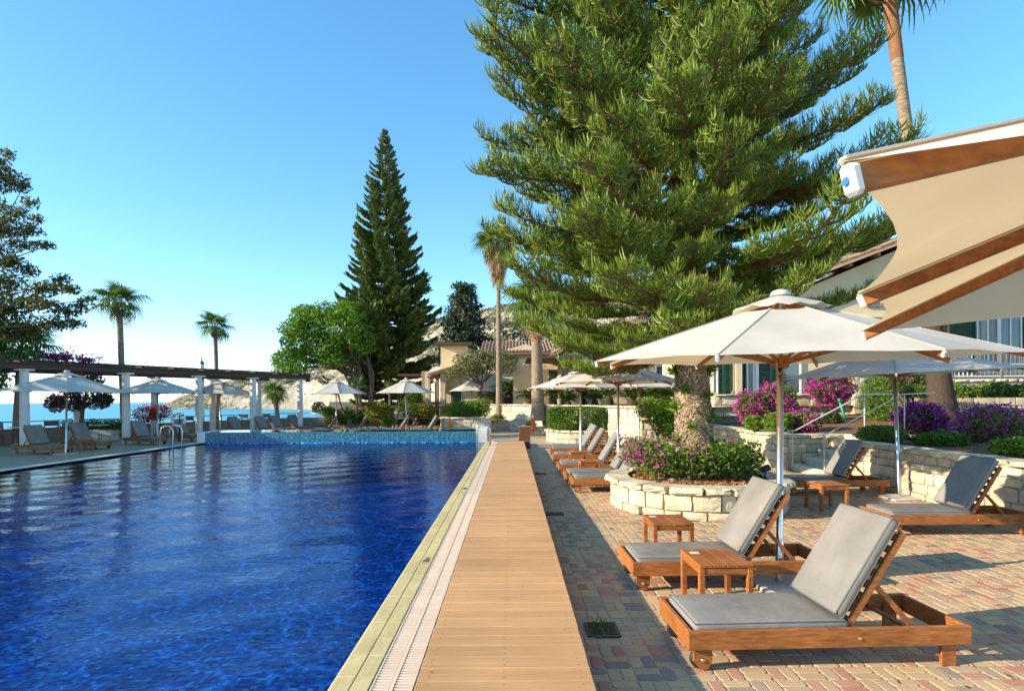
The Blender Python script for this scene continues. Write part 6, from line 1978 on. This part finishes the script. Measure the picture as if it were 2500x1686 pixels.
MB().box((cx_(1345), YC + 4.2, 2.7), (4.2, .2, 3.2)).build('porch_wall', MT['plaster'], h3)
shutter_pair(h3, cx_(1352), YC + 4.0, 1.6, 3.6, .8); shutter_pair(h3, cx_(1388), YC + 4.0, 1.6, 3.6, .8)
for u in (1300, 1372): MB().box((cx_(u), YC - .4, 2.7), (.18, .18, 2.6), bev=.01).build('porch_post', MT['timber'], h3)
window(h3, cx_(1540), YC - .05, 2.0, 3.6, .8); window(h3, cx_(1600), YC - .05, 2.0, 3.6, .8)

# small house in the centre ----------------------------------------------------------------------------
h4 = thing('small_house', 'small cream house with stone pillars and tiled porch behind the olive tree', 'house', (0, 0, 0))
YD = 40.0
def dx_(u, y=YD): return (u - U0) / F * y
MB().box(((dx_(1124) + dx_(1345)) / 2, YD + 2.5, 3.1), (dx_(1345) - dx_(1124), 5, 3.8)).build('wall', MT['plaster'], h4)
b = MB(); x0, x1 = dx_(1190), dx_(1345); b.add([(x0, YD - .005, 4.9), (x1, YD - .005, 4.9), (x1, YD - .005, 5.0), ((x0 + x1) / 2 + .5, YD - .005, 5.6)], [(0, 1, 2, 3)]); b.build('gable', MT['plaster'], h4)
MB().box(((dx_(1079, 43) + dx_(1140, 43)) / 2, 44.5, 3.6), (dx_(1145, 43) - dx_(1079, 43), 3, 4.4)).build('upper_wall', MT['plaster'], h4)
MB().box(((dx_(1073, 43) + dx_(1150, 43)) / 2, 44.3, 5.9), (dx_(1155, 43) - dx_(1070, 43), 4, .22), bev=.02).build('upper_roof', MT['timber'], h4)
MB().box(((dx_(1088) + dx_(1126)) / 2, YD + 1.5, 2.55), (dx_(1126) - dx_(1088), 3, 2.7)).build('porch_wall', MT['plaster'], h4)
rp_ = [tuple(P(1042, 915, 38)), tuple(P(1042, 915, 38) + Vector((0, 5, 0))), tuple(P(1135, 885, 38) + Vector((0, 5, 0))), tuple(P(1135, 885, 38))]
roof_plane(h4, rp_)
for k in range(8): tile_row(h4, Vector(rp_[0]) + Vector((0, .2 * k, .04)), Vector(rp_[3]) + Vector((0, .2 * k, .04)))
for (u, w, m) in ((1068, .22, 'timber_pale'), (1082, .36, 'stone'), (1045, .36, 'stone'), (1034, .2, 'timber_pale')):
    MB().box((dx_(u, 38.8), 38.8, 2.1), (w, w, 3.2), bev=.03, jit=.02 if m == 'stone' else 0).build('pillar', MT[m], h4)
MB().tube([Vector(rp_[0]) + Vector((0, 0, -.12)), (dx_(1063, 38.4), 38.4, 2.9), (dx_(1064, 38.4), 38.4, .8)], .05, 8).build('downpipe', MT['gutter'], h4)
MB().box((dx_(1032, 39.5), 40.5, 3.45), (3.2, 3.2, .16), bev=.02).build('side_porch_roof', MT['timber'], h4)
shutter_pair(h4, dx_(1101), YD - .06, 1.4, 2.55, dx_(1124) - dx_(1101))
window(h4, dx_(1222), YD - .05, 3.45, 4.1, dx_(1246) - dx_(1222), 'timber_pale')
MB().box((dx_(1300), YD - .35, 3.25), (dx_(1330) - dx_(1268), .7, .14), bev=.01).build('awning', MT['timber'], h4)
shutter_pair(h4, dx_(1290), YD - .06, 1.5, 3.1, .9); window(h4, dx_(1318), YD - .05, 1.5, 3.1, .8)
roof_plane(h4, [(dx_(1175), YD - .5, 5.0), (dx_(1350), YD - .5, 5.0), (dx_(1350), YD + 4, 6.2), (dx_(1175), YD + 4, 6.2)])
for k in range(22):
    xx = dx_(1176) + .245 * k; tile_row(h4, (xx, YD - .5, 5.03), (xx, YD + 4, 6.23), .45)
# stair handrails -----------------------------------------------------------------------------------------
def handrail(y, label, pts, posts):
    t = thing('stair_handrail', label, 'handrail', (0, 0, 0), 0, 'cream stair handrails')
    MB().tube(pts, .013, 8).build('rail', MT['white_paint'], t)
    for (x, z0, z1) in posts: MB().tube([(x, y, z0), (x, y, z1)], .014, 8).build('post', MT['white_paint'], t)
for (y, lab) in ((13.75, 'cream tubular handrail on the far side of the steps'), (12.35, 'cream tubular handrail on the near side of the steps')):
    handrail(y, lab, [(6.45, y, .92), (6.8, y, .98), (8.4, y, 1.82), (9.1, y, 1.85), (9.15, y, 1.76)], ((6.72, 0 if y > 13 else .0, .96), (8.45, .86, 1.83)))
# small dark spotlight stakes on the soil, green hose reel stake
sp = thing('garden_spotlight', 'small black garden spotlight at the right side of the tree planter', 'spotlight', (PLX + 1.0, PLY - .35, .44))
MB().tube([(0, 0, 0), (0, 0, .16)], .012, 6).build('stake', MT['rubber'], sp)
MB().tube([(-.05, 0, .17), (.07, 0, .21)], [.045, .055], 10).build('head', MT['rubber'], sp)
hs_ = thing('garden_tool', 'green plastic stake leaning by the creeper column', 'stake', tuple(P(2066, 1030, 17.5)))
MB().tube([(0, 0, 0), (-.14, .1, .62)], .035, 8).build('shaft', mat('green_plastic', (.02, .30, .17), None, rough=.4), hs_)
MB().tube([(-.14, .1, .62), (-.16, .11, .72)], .045, 8).build('grip', bpy.data.materials['green_plastic'], hs_)
# dry needles and leaf litter on the paving
n = 1500
xx = RNG.uniform(.45, 6.8, n); yy = RNG.uniform(3.0, 14.0, n)
w0 = np.exp(-((xx - PLX) ** 2 + (yy - PLY) ** 2) / 8.0) + .10
kp_ = RNG.uniform(0, 1, n) < w0
kp_ &= (xx - PLX) ** 2 + (yy - PLY) ** 2 > (PLR + .05) ** 2
C = np.stack([xx, yy, np.full(n, .004)], 1)[kp_]; m_ = len(C)
D = rand_dirs(m_, .05); S = norm(np.cross(D, np.array([0, 0, 1.0]) + RNG.normal(size=(m_, 3)) * .2))
tag(add_foliage('leaf_litter', leaf_quads(C, D, S, RNG.uniform(.03, .11, m_), RNG.uniform(.006, .02, m_)), MT['needle_dead'], None), 'dry brown needles scattered on the block paving', 'leaf litter', kind='stuff')
n = 34
C = np.stack([RNG.uniform(DX0 + .03, DX1 - .03, n), RNG.uniform(2.6, 16, n), np.full(n, DECK + .003)], 1)
D = rand_dirs(n, .05); S = norm(np.cross(D, np.array([0, 0, 1.0]) + RNG.normal(size=(n, 3)) * .2))
tag(add_foliage('leaf_litter', leaf_quads(C, D, S, RNG.uniform(.012, .04, n), RNG.uniform(.005, .010, n)), MT['needle_dead'], None), 'a few dry specks of leaf on the boardwalk', 'leaf litter', kind='stuff')
# weeds growing through the nearest drain grate
n = 70
d_ = norm(np.stack([RNG.normal(size=n) * .5, RNG.normal(size=n) * .5, np.ones(n)], 1))
V, F_ = strips(np.stack([RNG.uniform(-.09, .07, n), RNG.uniform(-.1, .09, n), np.zeros(n)], 1), d_, RNG.uniform(.03, .09, n), RNG.uniform(-.6, .3, n), .0035)
tag(put('weeds', np_mesh('weeds', V, F_, 4, MT['leaf_lime']), dt), kind='stuff')
# ropes looped round the hubs of the two nearest parasols
ROPE = mat('rope', (.42, .34, .22), (.30, .24, .15), 40, .9)
for par, hz_ in ((next(o for o in COL.objects if o.get('label', '').startswith('cream parasol over the two')), 2.1), (next(o for o in COL.objects if o.get('label', '').startswith('cream parasol standing against')), 2.14)):
    b = MB()
    for k in range(5):
        a0 = random.uniform(0, 6); r_ = random.uniform(.05, .09); dz_ = random.uniform(.10, .22)
        pts = [(.07 * math.cos(a0) + r_ * math.cos(t) * .6, .07 * math.sin(a0) + r_ * math.cos(t) * .5, hz_ + .05 - dz_ * .5 + dz_ * .5 * math.sin(t)) for t in np.linspace(0, 2 * math.pi, 14)]
        b.tube(pts, .0055, 5, False)
    tag(b.build('rope', ROPE, par), kind='stuff')
# slim grey flue standing up behind the pergola
p = P(493, 955, 31.8)
fl_ = thing('vent_flue', 'slim grey flue with a pointed cap rising above the pergola beam', 'flue', (p.x, p.y, 0))
MB().lathe([(.12, 0), (.12, 3.75), (.10, 3.8)], 12).build('pipe', MT['steel'], fl_)
MB().lathe([(.14, 3.8), (.14, 3.88), (.04, 4.0), (.015, 4.3), (0, 4.3)], 12).build('cap', MT['gutter'], fl_)
